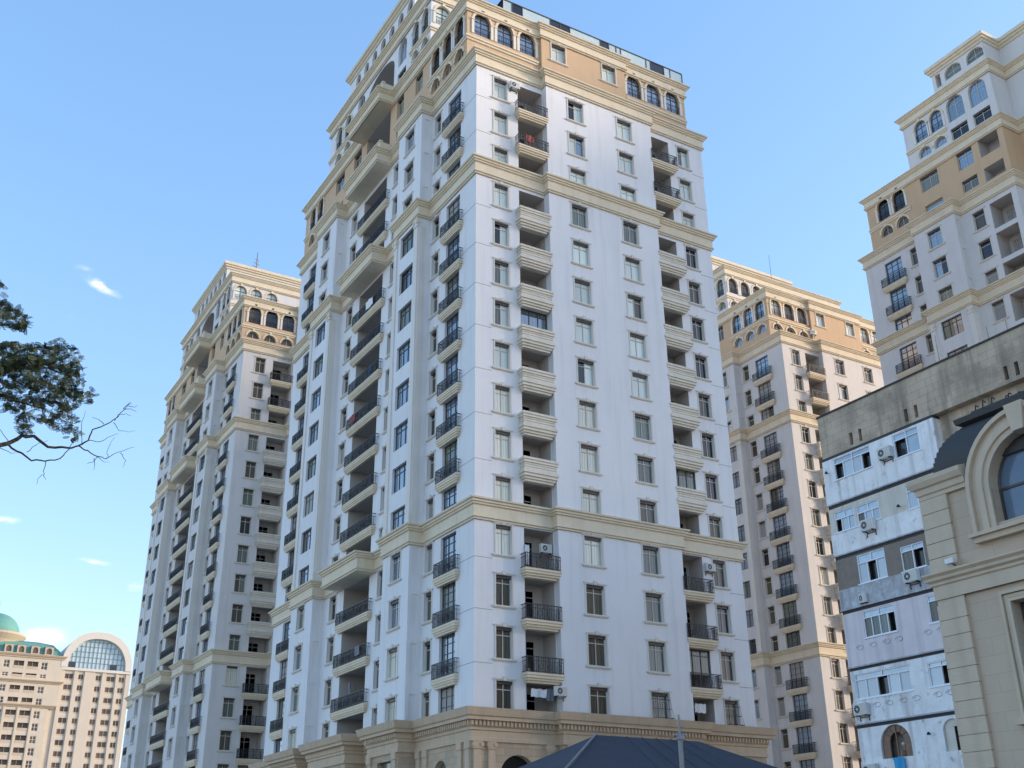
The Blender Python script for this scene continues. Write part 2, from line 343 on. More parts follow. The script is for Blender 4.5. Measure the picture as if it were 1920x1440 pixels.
# ------------------------------------------------------------------ window library
LIB = {}
def win_meshes(w, h, style, rise=0., surround=True):
    key = (round(w, 2), round(h, 2), style, round(rise, 2), surround)
    if key in LIB: return LIB[key]
    fr = MB(); pn = MB(); e = .24; t = .055
    fm = 'frame_dark' if style in ('french', 'wide', 'arch') else 'frame_cream'
    if style == 'old': fm = 'frame_white'
    x0, x1 = -w/2, w/2; zs = h-rise
    def bar(a, b, c, d, y0=e-.05, y1=e+.03, m=fm): fr.box(a, b, y0, y1, c, d, m)
    if surround and rise == 0:
        s = .10
        fr.box(x0-s, x0, -.045, 0, -.02, h+s, 'surround_cream'); fr.box(x1, x1+s, -.045, 0, -.02, h+s, 'surround_cream')
        fr.box(x0, x1, -.045, 0, h, h+s, 'surround_cream')
        fr.box(x0-.26, x1+.26, -.12, 0, -.13, -.022, 'surround_cream')
        fr.box(x0-.17, x1+.17, -.07, 0, -.19, -.131, 'surround_cream')
        fr.box(-.13, .13, -.10, -.046, h+.0, h+.26, 'surround_cream')
        fr.box(x0-.22, -.17, -.085, -.046, h+s-.04, h+s+.04, 'surround_cream'); fr.box(.17, x1+.22, -.085, -.046, h+s-.04, h+s+.04, 'surround_cream')
    if rise > 0:
        K = 16
        def arcp(rr): return [((w/2+rr)*math.cos(math.pi*k/K), zs+(rise+rr)*math.sin(math.pi*k/K)) for k in range(K+1)]
        if surround:
            i_, o_ = arcp(0), arcp(.2)
            for k in range(K):
                fr.poly([(i_[k][0], -.06, i_[k][1]), (o_[k][0], -.06, o_[k][1]), (o_[k+1][0], -.06, o_[k+1][1]), (i_[k+1][0], -.06, i_[k+1][1])][::-1], 'cornice_cream')
                fr.poly([(o_[k][0], -.06, o_[k][1]), (o_[k][0], 0, o_[k][1]), (o_[k+1][0], 0, o_[k+1][1]), (o_[k+1][0], -.06, o_[k+1][1])][::-1], 'cornice_cream')
                fr.poly([(i_[k][0], 0, i_[k][1]), (i_[k][0], -.06, i_[k][1]), (i_[k+1][0], -.06, i_[k+1][1]), (i_[k+1][0], 0, i_[k+1][1])][::-1], 'cornice_cream')
            fr.box(-.14, .14, -.14, -.061, h-.06, h+.3, 'cornice_cream')
            if zs > .6:
                fr.box(x0-.3, x0-.02, -.12, 0, zs-.16, zs, 'cornice_cream'); fr.box(x1+.02, x1+.3, -.12, 0, zs-.16, zs, 'cornice_cream')
                fr.box(x0-.26, x0-.03, -.08, 0, 0, zs-.161, 'pilaster_cream'); fr.box(x1+.03, x1+.26, -.08, 0, 0, zs-.161, 'pilaster_cream')
        i_, o_ = arcp(-t), arcp(0)
        for k in range(K):
            fr.poly([(i_[k][0], e-.05, i_[k][1]), (o_[k][0], e-.05, o_[k][1]), (o_[k+1][0], e-.05, o_[k+1][1]), (i_[k+1][0], e-.05, i_[k+1][1])][::-1], fm)
            fr.poly([(i_[k][0], e+.03, i_[k][1]), (i_[k][0], e-.05, i_[k][1]), (i_[k+1][0], e-.05, i_[k+1][1]), (i_[k+1][0], e+.03, i_[k+1][1])][::-1], fm)
        pn.poly([(x0, e, 0), (x1, e, 0)]+[(p[0], e, p[1]) for p in arcp(0)[(1 if zs < .01 else 0):(-1 if zs < .01 else None)]], 'glass_dark')
        if zs > .01:
            bar(x0, x0+t, 0, zs); bar(x1-t, x1, 0, zs)
        bar(-t/2, t/2, t, h-t, e-.045, e+.028); bar(x0+t, x1-t, 0, t)
        if zs > .6:
            bar(x0+t, x1-t, zs-.03, zs+.03, e-.04, e+.026)
            if style == 'arch':     # iron guard across the foot of the arch
                for k in range(9): fr.box(x0+w*(k+.5)/9-.012, x0+w*(k+.5)/9+.012, -.01, .015, .08, .78, 'iron')
                fr.box(x0, x1, -.015, .02, .78, .83, 'iron')
    else:
        pn.poly([(x0, e, 0), (0, e, 0), (0, e, h), (x0, e, h)], 'glass_dark'); pn.poly([(0, e, 0), (x1, e, 0), (x1, e, h), (0, e, h)], 'glass_brown')
        bar(x0, x0+t, 0, h); bar(x1-t, x1, 0, h); bar(x0+t, x1-t, 0, t); bar(x0+t, x1-t, h-t, h)
        tz = h*.74
        if style in ('case', 'slim') and h > 1.2: fr.box(x0+.01, x1-.01, .1, e-.06, h-.2, h-.01, 'frame_dark')   # dark box under the window head
        if style == 'case':
            bar(-t/2, t/2, t, h-t, e-.045, e+.028); bar(x0+t, x1-t, tz-t/2, tz+t/2, e-.04, e+.026)
        elif style == 'slim':
            bar(x0+t, x1-t, tz-t/2, tz+t/2, e-.04, e+.026)
        elif style == 'wide':
            for q in (-w/6, w/6): bar(q-t/2, q+t/2, t, h-t, e-.045, e+.028)
            bar(x0+t, x1-t, tz-t/2, tz+t/2, e-.04, e+.026)
        elif style == 'french':
            for q in (-w/6, w/6): bar(q-t/2, q+t/2, t, h-t, e-.045, e+.028)
            for q in (.3, .55, .78): bar(x0+t, x1-t, h*q-.02, h*q+.02, e-.04, e+.026)
        elif style == 'door':
            bar(-t/2, t/2, t, h-t, e-.045, e+.028); bar(x0+t, x1-t, h*.8-t/2, h*.8+t/2, e-.04, e+.026)
    fme = fr.mesh('window_frame'); pme = pn.mesh('window_pane')
    both = MB(); both.v = fr.v+pn.v; both.f = fr.f+[tuple(i+len(fr.v) for i in f) for f in pn.f]
    both.mats = fr.mats+pn.mats; both.m = fr.m+[len(fr.mats)+i for i in pn.m]
    if fm == 'glass_dark': pass
    bme = both.mesh('window'); LIB[key] = (fme, pme, bme, len(fr.mats)); return LIB[key]
def set_slot(o, idx, matname):
    o.material_slots[idx].link = 'OBJECT'; o.material_slots[idx].material = MAT[matname]
grnd = random.Random(99)
def put_window(name, parent, loc, rz, w, h, style, glass, rise=0., surround=True, split=True):
    f, p, b, k = win_meshes(w, h, style, rise, surround)
    ga, gb = glass, glass
    if style in ('case', 'wide', 'french', 'door') and grnd.random() < .24:
        alt = grnd.choice(['glass_dark', 'glass_green', 'glass_blue', 'glass_brown'] if glass not in ('glass_brown', 'glass_green') else ['glass_dark', 'glass_brown', 'glass_green'])
        if grnd.random() < .5: ga = alt
        else: gb = alt
    if split:
        o = ob(name, f, parent, loc, rz); q = ob('pane', p, o); set_slot(q, 0, ga)
        if len(p.materials) > 1: set_slot(q, 1, gb)
    else:
        o = ob(name, b, parent, loc, rz); set_slot(o, k, ga)
        if len(p.materials) > 1: set_slot(o, k+1, gb)
    return o

def railing_mesh(wd, d, h=1.0):
    key = ('rail', wd, d)
    if key in LIB: return LIB[key]
    b = MB(); x0, x1 = -wd/2, wd/2; t = .022
    for (z0, z1) in ((h-.05, h), (.08, .11), (h*.72, h*.72+.02)):
        b.box(x0, x1, -d, -d+.04, z0, z1, 'iron'); b.box(x0, x0+.04, -d+.04, 0, z0, z1, 'iron'); b.box(x1-.04, x1, -d+.04, 0, z0, z1, 'iron')
    n = max(4, int(wd/.13))
    for k in range(n+1):
        x = x0+.02+(wd-.04)*k/n; th = t*1.6 if k % 6 == 0 else t*.55
        b.box(x-th, x+th, -d+.005, -d+.035, 0, h-.05, 'iron')
    for sx in (x0+.02, x1-.02):
        m = max(1, int(d/.13))
        for k in range(1, m): b.box(sx-t*.55, sx+t*.55, -d+d*k/m-t*.5, -d+d*k/m+t*.5, 0, h-.05, 'iron')
    nn = max(2, int(wd/.55))          # scrolls
    for k in range(nn):
        cx = x0+wd*(k+.5)/nn; pts = [(cx+.15*math.cos(q), -d-.005, h*.4+.2*math.sin(q)) for q in [math.pi*2*i/12 for i in range(13)]]
        b.tube(pts, .012, 4, 'iron', False)
    LIB[key] = b.mesh('railing'); return LIB[key]
def slab_mesh(wd, d, solid):
    key = ('slab', wd, d, solid)
    if key in LIB: return LIB[key]
    b = MB(); m = 'cornice_cream'
    if solid:
        m = 'parapet_cream'
        lay = [(.82, .98, 0), (.70, .82, .07), (.62, .70, .03), (.49, .62, .11), (.45, .49, .15), (.31, .45, .11), (.27, .31, .15), (.12, .27, .11), (.04, .12, .04), (-.12, .04, 0), (-.26, -.12, .09), (-.34, -.26, .05), (-.50, -.34, .17), (-.66, -.50, .28)]
    else:
        lay = [(-.14, 0, 0), (-.24, -.14, .06), (-.32, -.24, .03), (-.46, -.32, .13), (-.60, -.46, .24)]
    k = min(1., d/.6)
    for (a, c, i) in lay: b.box(-wd/2+i*.9, wd/2-i*.9, -d+i*k, 0, a, c, m)
    LIB[key] = b.mesh('balcony'); return LIB[key]

# ------------------------------------------------------------------ the residential towers
def ztop(k): return 12.78+3.302*(14-k)
def fl(k): return ztop(k)-2.75
BAND = [(.04, 0), (.12, .02), (.12, .12), (.22, .16), (.22, .27), (.14, .30), (.14, .95), (.26, 1.0), (.26, 1.1), (.36, 1.14), (.36, 1.26), (.48, 1.31), (.50, 1.42), (0, 1.56)]
def band(z, k=1.): return [(o, z+q*k) for o, q in BAND]
Ly = 37.9; MID = 18.95
LEFT, RIGHT = -math.pi/2, 0.
def build_tower(origin, label, kind, seed, split=False):
    rr = random.Random(seed)
    T = thing('residential_tower', label, 'apartment tower', origin, 0, 'matching cream banded apartment towers')
    cut = kind == 'cut'; PW = 'plaster_white' if split else 'plaster_grey'
    def face_left(chain): return chain
    # plan polygons (counter-clockwise)
    front = [(0, 0), (6, 0), (6, -.6), (16.4, -.6), (16.4, 0), (22.4, 0), (22.4, Ly), (0, Ly)]
    bayF = [(0, 30.5), (-1.05, 30.5), (-1.05, 25.55), (0, 25.55)]
    bayN = [(0, 11.75), (-1.05, 11.75), (-1.05, 7.4), (0, 7.4)]
    bump = [(0, 22.25), (-1.4, 22.25), (-1.4, 15.55), (0, 15.55)]
    if cut:
        front = [(2.6, 0), (6, 0), (6, -.6), (16.4, -.6), (16.4, 0), (22.4, 0), (22.4, Ly), (0, Ly)]
        tail = [(0, 19.3), (2.6, 19.3)]
        plan = front+bayF+tail; planb = plan
    else:
        plan = front+bayF+bayN; planb = front+bayF+bump+bayN
    # ---- openings of the white storeys
    W = MB()
    win = []          # (name, face, a_centre, plane, z, w, h, style, glass, rise, surround)
    op = {}
    def add(edge, a0, a1, z0, z1, rise=0, dep=.34, back=None): op.setdefault(edge, []).append((a0, a1, z0, z1, rise, dep, back))
    def glass_right(col, k):
        q = rr.random()
        if col in 'AB':
            if k <= 11: return 'glass_light' if k < 8 and q < .93 else ('glass_cream' if q < .9 else 'glass_green')
            return 'glass_brown'
        if col == 'C':
            if k <= 7: return 'glass_light' if q < .8 else 'glass_green'
            return ['glass_green', 'glass_green', 'glass_brown'][int(q*3)] if k not in (12, 13) else 'glass_green'
        return 'glass_light' if k <= 2 else ('glass_dark' if q < .35 else 'glass_brown')
    def glass_left():
        q = rr.random()
        return 'glass_blue' if q < .7 else ('glass_green' if q < .85 else 'shutter')
    def gr(col, k):
        g_ = glass_right(col, k)
        if not split and rr.random() < .75: g_ = rr.choice(['glass_brown', 'glass_green', 'glass_brown', 'glass_dark'])
        return g_
    for k in range(15):
        zt = ztop(k); zb = zt-1.95; f = fl(k)
        for col, a, b, e in (('A', 1.55, 2.75, 'R1'), ('D', 19.65, 20.85, 'R2'), ('B', 8.05, 9.5, 'RB'), ('C', 12.9, 14.35, 'RB')):
            if cut and col == 'A': continue
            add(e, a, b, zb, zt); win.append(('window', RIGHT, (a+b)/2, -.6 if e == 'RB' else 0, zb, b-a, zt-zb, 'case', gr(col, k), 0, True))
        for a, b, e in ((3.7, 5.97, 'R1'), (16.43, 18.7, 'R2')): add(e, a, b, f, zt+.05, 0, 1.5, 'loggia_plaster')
        mid = 3 <= k <= 10
        for s in ((0, 1) if not cut else (1,)):
            mir = (lambda a, b: (a, b)) if s == 0 else (lambda a, b: (Ly-b, Ly-a))
            a, b = mir(2.5, 4.7); add('L', a, b, f+.1, zt); win.append(('french_window', LEFT, (a+b)/2, 0, f+.1, b-a, zt-f-.1, 'french', 'glass_blue' if rr.random() < .72 else rr.choice(['glass_green', 'shutter']), 0, False))
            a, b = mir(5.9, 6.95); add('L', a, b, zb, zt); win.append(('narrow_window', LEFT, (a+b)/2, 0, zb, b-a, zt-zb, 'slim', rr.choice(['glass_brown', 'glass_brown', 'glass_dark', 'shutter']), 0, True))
            a, b = (mir(8.6, 11.0) if mid else mir(9.0, 10.6)) if s else ((8.3, 10.7) if mid else (8.75, 10.35))
            add('N' if s == 0 else 'F', a, b, zb, zt); win.append(('window', LEFT, (a+b)/2, -1.05, zb, b-a, zt-zb, 'wide' if mid else 'case', glass_left() if mid or not split else rr.choice(['glass_blue', 'glass_green', 'glass_cream']), 0, not mid))
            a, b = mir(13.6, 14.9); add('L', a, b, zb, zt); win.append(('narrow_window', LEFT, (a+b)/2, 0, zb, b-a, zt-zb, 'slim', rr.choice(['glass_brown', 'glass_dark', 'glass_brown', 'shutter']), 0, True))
            if not mid:       # sunk panels on the flank of the bay
                op.setdefault('NP' if s == 0 else 'FP', []).append((.3, .75, zb-.1, zt, 0, .06, PW))
        if cut: add('L', 19.9, 22.3, f, zt+.05, 0, 1.8, 'loggia_plaster')
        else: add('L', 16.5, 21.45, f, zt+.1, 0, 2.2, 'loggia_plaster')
    Z0, Z1 = 10.6, 60.4
    def edge(p0, p1, names, z0=Z0, z1=Z1, mat=None):
        mat = mat or PW
        ops = []
        for nme in names:
            for (a0, a1, c, e, rise, dep, back) in op.get(nme, []):
                if nme in ('NP', 'FP'): u0, u1 = a0, a1
                elif abs(p0[1]-p1[1]) < 1e-6: u0, u1 = (a0-p0[0], a1-p0[0]) if p1[0] > p0[0] else (p0[0]-a1, p0[0]-a0)
                else: u0, u1 = (p0[1]-a1, p0[1]-a0) if p1[1] < p0[1] else (a0-p0[1], a1-p0[1])
                L = math.hypot(p1[0]-p0[0], p1[1]-p0[1])
                if u0 < -1e-6 or u1 > L+1e-6 or c >= z1 or e <= z0: continue
                ops.append((u0, u1, max(c, z0), min(e, z1), rise, dep, back))
        W.wall(p0, p1, z0, z1, ops, mat, 'loggia_plaster')
    pl = plan
    for i in range(len(pl)):
        p0, p1 = pl[i], pl[(i+1) % len(pl)]
        names = []
        if p0[1] == p1[1] == 0: names = ['R1'] if p0[0] < 10 else ['R2']
        elif p0[1] == p1[1] == -.6: names = ['RB']
        elif p0[0] == p1[0] == 0 and p1[1] < p0[1]: names = ['L']
        elif p0[0] == p1[0] == -1.05: names = ['N' if p0[1] < 18 else 'F']
        elif p0 == (-1.05, 7.4): names = ['NP']
        elif p0 == (-1.05, 25.55): names = ['FP']
        edge(p0, p1, names)
    # ---- orange storey
    op.clear()
    OZ0, OZ1 = 60.6, 67.0
    oy = 1.6; OE = 36.5 if cut else 37.6; BE = 30.2 if cut else 31.6; sh = 1.1 if cut else 0
    oplan = [(0 if not cut else 2.6, oy), (6.9, oy), (6.9, oy-.3), (15.5, oy-.3), (15.5, oy), (22.4, oy), (22.4, OE), (0, OE)]
    oplanb = list(oplan)
    if cut: oplan += [(0, 19.3), (2.6, 19.3)]; oplanb = oplan
    else: oplanb = oplan+[(0, 22.3), (-1.45, 22.3), (-1.45, 15.6), (0, 15.6)]
    def gl_arch(p): return 'glass_blue' if rr.random() < p else rr.choice(['glass_dark', 'glass_brown'])
    aR = [(.65, 2.15), (2.8, 4.3), (4.95, 6.45)]; aR2 = [(22.4-b, 22.4-a) for a, b in aR]
    if kind == 'back': gA = ['glass_cream', 'glass_brown', 'glass_brown']
    elif split: gA = ['glass_blue']*3
    else: gA = ['glass_brown', 'glass_dark', 'glass_dark']
    for gi, grp in enumerate((aR if not cut else [], aR2)):
        for i, (a, b) in enumerate(grp):
            gl = gA[i] if gi == 0 else ('glass_blue' if split else 'glass_cream')
            add('R', a, b, 64.2, 66.5, .75); win.append(('arched_window', RIGHT, (a+b)/2, oy, 64.2, b-a, 2.3, 'arch', gl, .75, True))
            if split: continue
            add('R', a, b, 62.2, 63.1, .75); win.append(('arched_window', RIGHT, (a+b)/2, oy, 62.2, b-a, .9, 'lun', 'glass_brown', .75, True))
    for a, b in ((7.9, 9.3), (13.1, 14.5)):
        add('R', a, b, 64.4, 66.2); win.append(('window', RIGHT, (a+b)/2, oy-.3, 64.4, b-a, 1.8, 'case', 'glass_light' if split or kind == 'back' else 'glass_brown', 0, True))
    aL = [(2.2, 3.7), (4.3, 5.8), (6.4, 7.9)] if not cut else []
    for (a, b) in aL+[(32.6-sh, 34.1-sh), (34.7-sh, 36.2-sh)]:
        add('L', a, b, 64.1, 66.5, .75); win.append(('arched_window', LEFT, (a+b)/2, 0, 64.1, b-a, 2.4, 'arch', 'glass_blue' if kind == 'back' else 'glass_dark', .75, True))
        add('L', a, b, 62.1, 63.2, .75); win.append(('arched_window', LEFT, (a+b)/2, 0, 62.1, b-a, 1.1, 'lun', 'glass_blue' if kind == 'back' else 'glass_brown', .75, True))
    rects = [(27.1, 29.3, 64.4, 66.2), (27.1, 29.3, 61.9, 62.75), (22.9, 24.7, 64.3, 66.3), (22.9, 24.7, 61.7, 63.0)]
    if not cut: rects += [(9.7, 11.1, 64.2, 66.2), (13.5, 14.9, 64.2, 66.3), (13.5, 14.9, 61.7, 63.0)]
    for a, b, c, e in rects:
        add('L', a, b, c, e); win.append(('window', LEFT, (a+b)/2, 0, c, b-a, e-c, 'case' if e-c > 1 else 'slim', rr.choice(['glass_blue', 'glass_green', 'glass_brown']), 0, False))
    if cut:
        add('L', 19.9, 22.1, 64.3, 66.5, 0, 1.6, 'loggia_plaster'); add('L', 19.9, 22.1, 61.5, 63.0, 0, 1.6, 'loggia_plaster')
    else: add('L', 16.3, 21.6, 61.4, 66.3, 0, 2.2, 'loggia_plaster')
    for i in range(len(oplan)):
        p0, p1 = oplan[i], oplan[(i+1) % len(oplan)]
        nm = ['R'] if p0[1] == p1[1] and p0[1] < 2 else (['L'] if p0[0] == p1[0] == 0 and p1[1] < p0[1] else [])
        edge(p0, p1, nm, OZ0, OZ1, 'plaster_orange')
    # ---- upper white block
    op.clear()
    BZ0, BZ1 = 67.2, 73.6; by = 8.35; bx = 20.4
    bplan = [(0 if not cut else 2.6, by), (bx, by), (bx, BE), (0, BE)]
    if cut: bplan += [(0, 19.3), (2.6, 19.3)]
    if not cut:
        for (a, b) in ((.45, 1.95), (2.5, 4.0), (4.6, 6.1)):
            add('R', a, b, 70.5, 72.7, .75); win.append(('arched_window', RIGHT, (a+b)/2, by, 70.5, b-a, 2.2, 'arch', 'glass_light' if split or kind == 'left' else 'glass_brown', .75, True))
            add('R', a, b, 68.3, 69.3, .75); win.append(('arched_window', RIGHT, (a+b)/2, by, 68.3, b-a, 1., 'lun', 'glass_brown', .75, True))
    for (a, b) in ([(8.8, 10.1), (10.7, 12.0)] if not cut else [])+[(26.1-sh*.7, 27.6-sh*.7), (28.4-sh, 29.9-sh)]:
        add('L', a, b, 70.3, 72.7, .7); win.append(('arched_window', LEFT, (a+b)/2, 0, 70.3, b-a, 2.4, 'arch', 'glass_blue' if cut else rr.choice(['glass_brown', 'glass_green']), .7, True))
        add('L', a, b, 68.3, 69.4, .7); win.append(('arched_window', LEFT, (a+b)/2, 0, 68.3, b-a, 1.1, 'lun', 'glass_blue' if cut else 'glass_green', .7, True))
    bigs = [(22.7, 24.7), (20.0, 22.0)] if cut else [(13.3, 15.1), (22.8, 24.6)]
    for (a, b) in bigs:
        add('L', a, b, 70.2, 73.0, .95); win.append(('arched_window', LEFT, (a+b)/2, 0, 70.2, b-a, 2.8, 'big', 'glass_blue', .95, False))
        add('L', a, b, 68.0, 69.4); win.append(('window', LEFT, (a+b)/2, 0, 68.0, b-a, 1.4, 'case', 'glass_dark' if rr.random() < .5 else 'glass_green', 0, False))
    if not cut: add('L', 15.9, 22.0, 68.2, 72.8, 1.5, 2.0, 'loggia_plaster')
    for i in range(len(bplan)):
        p0, p1 = bplan[i], bplan[(i+1) % len(bplan)]
        nm = ['R'] if p0[1] == p1[1] == by else (['L'] if p0[0] == p1[0] == 0 and p1[1] < p0[1] else [])
        edge(p0, p1, nm, BZ0, BZ1, PW)
    # ---- attic
    op.clear()
    ay0, ay1 = (11.9, 27.0 if not cut else 25.6); aplan = [(0 if not cut else 2.6, ay0), (15, ay0), (15, ay1), (0, ay1)]
    if cut: aplan += [(0, 19.3), (2.6, 19.3)]
    cen = [12.9+2.0*i for i in range(7)] if not cut else [20.4, 23.1]
    for c in cen:
        h = .6 if not cut else 1.0
        add('L', c-h, c+h, 75.2, 76.6, .75); win.append(('arched_window', LEFT, c, 0, 75.2, 2*h, 1.4, 'lun2', 'glass_dark' if not cut else 'glass_green', .75, False))
    if cut: add('L', 24.6, 25.2, 75.0, 76.6, 0, .8, 'loggia_plaster')
    for i in range(len(aplan)):
        p0, p1 = aplan[i], aplan[(i+1) % len(aplan)]
        nm = ['L'] if p0[0] == p1[0] == 0 and p1[1] < p0[1] else []
        edge(p0, p1, nm, 74.2, 77.4, PW)
    # roofs of the set-backs
    for pts, z in ((plan, 60.9), (oplan, 67.3), (bplan, 74.1), (aplan, 77.7)): W.poly([(x, y, z) for x, y in pts], 'roof_grey')
    # ---- stone base
    bx0 = -.3 if not cut else 2.3
    base = [(bx0, -.3), (5.8, -.3), (5.8, -.9), (16.6, -.9), (16.6, -.3), (22.7, -.3), (22.7, 38.2), (-.3, 38.2), (-.3, 30.7), (-1.5, 30.7), (-1.5, 25.35), (-.3, 25.35)]
    base += [(-.3, 19.0), (bx0, 19.0)] if cut else [(-.3, 22.2), (-1.75, 22.2), (-1.75, 15.3), (-.3, 15.3), (-.3, 11.9), (-1.5, 11.9), (-1.5, 7.2), (-.3, 7.2)]
    bops = {0: [(1.9, 4.5, 3.5, 8.45, 1.3, .5, 'glass_dark')] if not cut else [], 2: [(2.0, 4.2, 3.5, 8.0, 0, .4, 'glass_dark'), (6.4, 8.6, 3.5, 8.0, 0, .4, 'glass_dark')], 4: [(1.6, 4.2, 3.5, 8.45, 1.3, .5, 'glass_dark')]}
    for i in range(len(base)):
        p0, p1 = base[i], base[(i+1) % len(base)]; ops = bops.get(i, [])
        if not cut and p0 == (-.3, 7.2): ops = [(2.6, 4.4, 3.0, 8.35, .9, .4, 'glass_green')]
        if p0[0] == p1[0] == -1.5: ops = [(1.5, 3.6, 3.0, 8.7, 0, .35, 'glass_green')]
        W.wall(p0, p1, -2, 9.3, ops, 'stone_base', 'stone_base')
    W.poly([(x, y, 10.9) for x, y in base], 'roof_grey')
    ob('wall', W, T)
    # ---- cornices
    def corn(path, prof, mat='cornice_cream', name='cornice'):
        b = MB(); b.sweep(path, prof, mat)
        if path is planb or path is oplanb:
            o0 = prof[0][0]; z = prof[0][1]+.001
            if not cut:          # soffit and cover of the deep middle part
                b.poly([(0, 15.5-o0, z), (-1.42-o0, 15.5-o0, z), (-1.42-o0, 22.3+o0, z), (0, 22.3+o0, z)][::-1] if False else [(0, 15.54-o0, z), (0, 22.26+o0, z), (-1.4-o0, 22.26+o0, z), (-1.4-o0, 15.54-o0, z)], mat)
                b.poly([(0.02, 15.54, prof[-1][1]-.02), (-1.4, 15.54, prof[-1][1]-.02), (-1.4, 22.26, prof[-1][1]-.02), (0.02, 22.26, prof[-1][1]-.02)], mat)
        return ob(name, b, T)
    corn(planb, band(22.8)); corn(planb, band(49.4)); corn(planb, band(59.55, .98))
    corn(oplanb, band(66.3, .9)); corn([(-.02 if not cut else 2.58, by-.02), (bx, by-.02), (bx, BE+.02), (-.02, BE+.02)]+([(-.02, 19.3), (2.58, 19.3)] if cut else []), band(72.95, .9))
    corn(aplan, [(.02, 76.75), (.12, 76.8), (.12, 77.0), (.3, 77.1), (.3, 77.3), (.45, 77.35), (.45, 77.75), (0, 77.85)])
    ENT = [(.0, 9.1), (.12, 9.12), (.12, 9.32), (.07, 9.36), (.07, 9.72), (.15, 9.76), (.15, 9.92), (.22, 9.96), (.22, 10.28), (.48, 10.3), (.48, 10.48), (.58, 10.54), (.68, 10.86), (.72, 10.98), (0, 11.1)]
    corn(base, ENT, 'stone_trim', 'entablature')
    if split:
        for (x0, x1, y) in ((-.5, 5.5, -.52), (5.3, 16.8, -1.12), (16.9, 22.9, -.52)):
            n = int((x1-x0)/.27); dt = MB(); dt.box(x0, x1, y-.012, y, 10.0, 10.27, 'stone_trim')
            for k in range(n): dt.box(x0+k*.27, x0+k*.27+.14, y-.13, y-.013, 10.0, 10.27, 'stone_trim')
            ob('dentil_course', dt, T)
        for (y0, y1, x) in ((-.5, 7.0, -.52), (7.0, 12.1, -1.72), (25.1, 30.9, -1.72), (12.2, 15.0, -.52)):
            n = int((y1-y0)/.27); dt = MB(); dt.box(x-.012, x, y0, y1, 10.0, 10.27, 'stone_trim')
            for k in range(n): dt.box(x-.13, x-.013, y0+k*.27, y0+k*.27+.14, 10.0, 10.27, 'stone_trim')
            ob('dentil_course', dt, T)
    # ledges under the arcades
    led = [(.02, 63.35), (.1, 63.4), (.1, 63.55), (.2, 63.6), (.2, 63.75), (0, 63.85)]
    def openc(path, prof, mat='cornice_cream'):
        b = MB(); b.sweep(path, prof, mat, False); return ob('ledge', b, T)
    if not cut: openc([(0, 8.6), (0, oy), (6.7, oy)], led)
    openc([(15.7, oy), (22.4, oy)], led); openc([(0, OE), (0, 32.0-sh)], led)
    led2 = [(o_, z+6.2) for o_, z in led]
    if not cut: openc([(0, 12.4), (0, by), (6.5, by)], led2)
    openc([(0, BE), (0, 25.1)], led2)
    # base pilasters
    for (x, y, ww, dx, dy) in ((.05, -.3, .5, 0, 1), (1.0, -.3, .45, 0, 1), (5.1, -.3, .45, 0, 1), (6.3, -.9, .5, 0, 1), (16.1, -.9, .5, 0, 1)):
        if cut and x < 3: continue
        bp = MB()
        bp.box(x-ww/2, x+ww/2, y-.14, y, -2, 8.7, 'stone_trim'); bp.box(x-ww/2-.07, x+ww/2+.07, y-.2, y, 8.7, 9.1, 'stone_trim')
        bp.box(x-ww/2-.12, x-ww/2+.1, y-.25, y-.05, 8.82, 9.02, 'stone_trim'); bp.box(x+ww/2-.1, x+ww/2+.12, y-.25, y-.05, 8.82, 9.02, 'stone_trim'); ob('base_pilaster', bp, T)
    for (y, x) in ((.0, -.3), (1.0, -.3), (5.6, -.3), (6.6, -.3), (7.6, -1.5), (11.5, -1.5), (25.8, -1.5), (30.2, -1.5)):
        if cut and y < 19: continue
        bp = MB()
        bp.box(x-.14, x, y-.24, y+.24, -2, 8.7, 'stone_trim'); bp.box(x-.2, x, y-.31, y+.31, 8.7, 9.1, 'stone_trim'); ob('base_pilaster', bp, T)
    # bay pilasters of the middle storeys
    for y in ((7.4, 11.2) if not cut else ())+(25.55, 29.95):
        b = MB(); b.box(-1.15, -1.05, y, y+.55, 24.36, 48.55, 'pilaster_cream')
        b.box(-1.22, -1.05, y-.06, y+.61, 48.55, 49.3, 'pilaster_cream'); b.box(-1.28, -1.05, y-.12, y+.12, 48.8, 49.15, 'cornice_cream'); b.box(-1.28, -1.05, y+.43, y+.67, 48.8, 49.15, 'cornice_cream')
        b.box(-1.2, -1.05, y-.04, y+.59, 24.36, 25.0, 'pilaster_cream'); ob('pilaster', b, T)
    for y in ((7.4, 11.75) if not cut else ())+(25.55, 30.5):
        b = MB(); s = 1 if y in (11.75, 30.5) else -1
        b.box(-1.0, -.5, y, y+s*.07, 24.36, 48.55, 'pilaster_cream') if not split else b.box(-.98, -.55, y, y+s*.06, 24.36, 48.6, 'pilaster_cream')
        ob('pilaster', b, T)
    # ---- windows
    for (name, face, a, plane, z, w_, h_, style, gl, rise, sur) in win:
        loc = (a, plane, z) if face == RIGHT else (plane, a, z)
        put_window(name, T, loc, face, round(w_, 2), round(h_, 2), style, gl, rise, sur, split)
    # ---- balconies and their doors
    def balcony(face, a, z, wd, d, solid):
        loc = (a, 0, z) if face == RIGHT else (0, a, z)
        o = ob('balcony', slab_mesh(wd, d, solid), T, loc, face)
        if not solid: ob('railing', railing_mesh(wd-.08, d-.04), o)
    def door(face, a, dep, z, wd, h, gl):
        loc = (a, dep-.24, z) if face == RIGHT else (dep-.24, a, z)
        put_window('balcony_door', T, loc, face, wd, h, 'door', gl, 0, False, False)
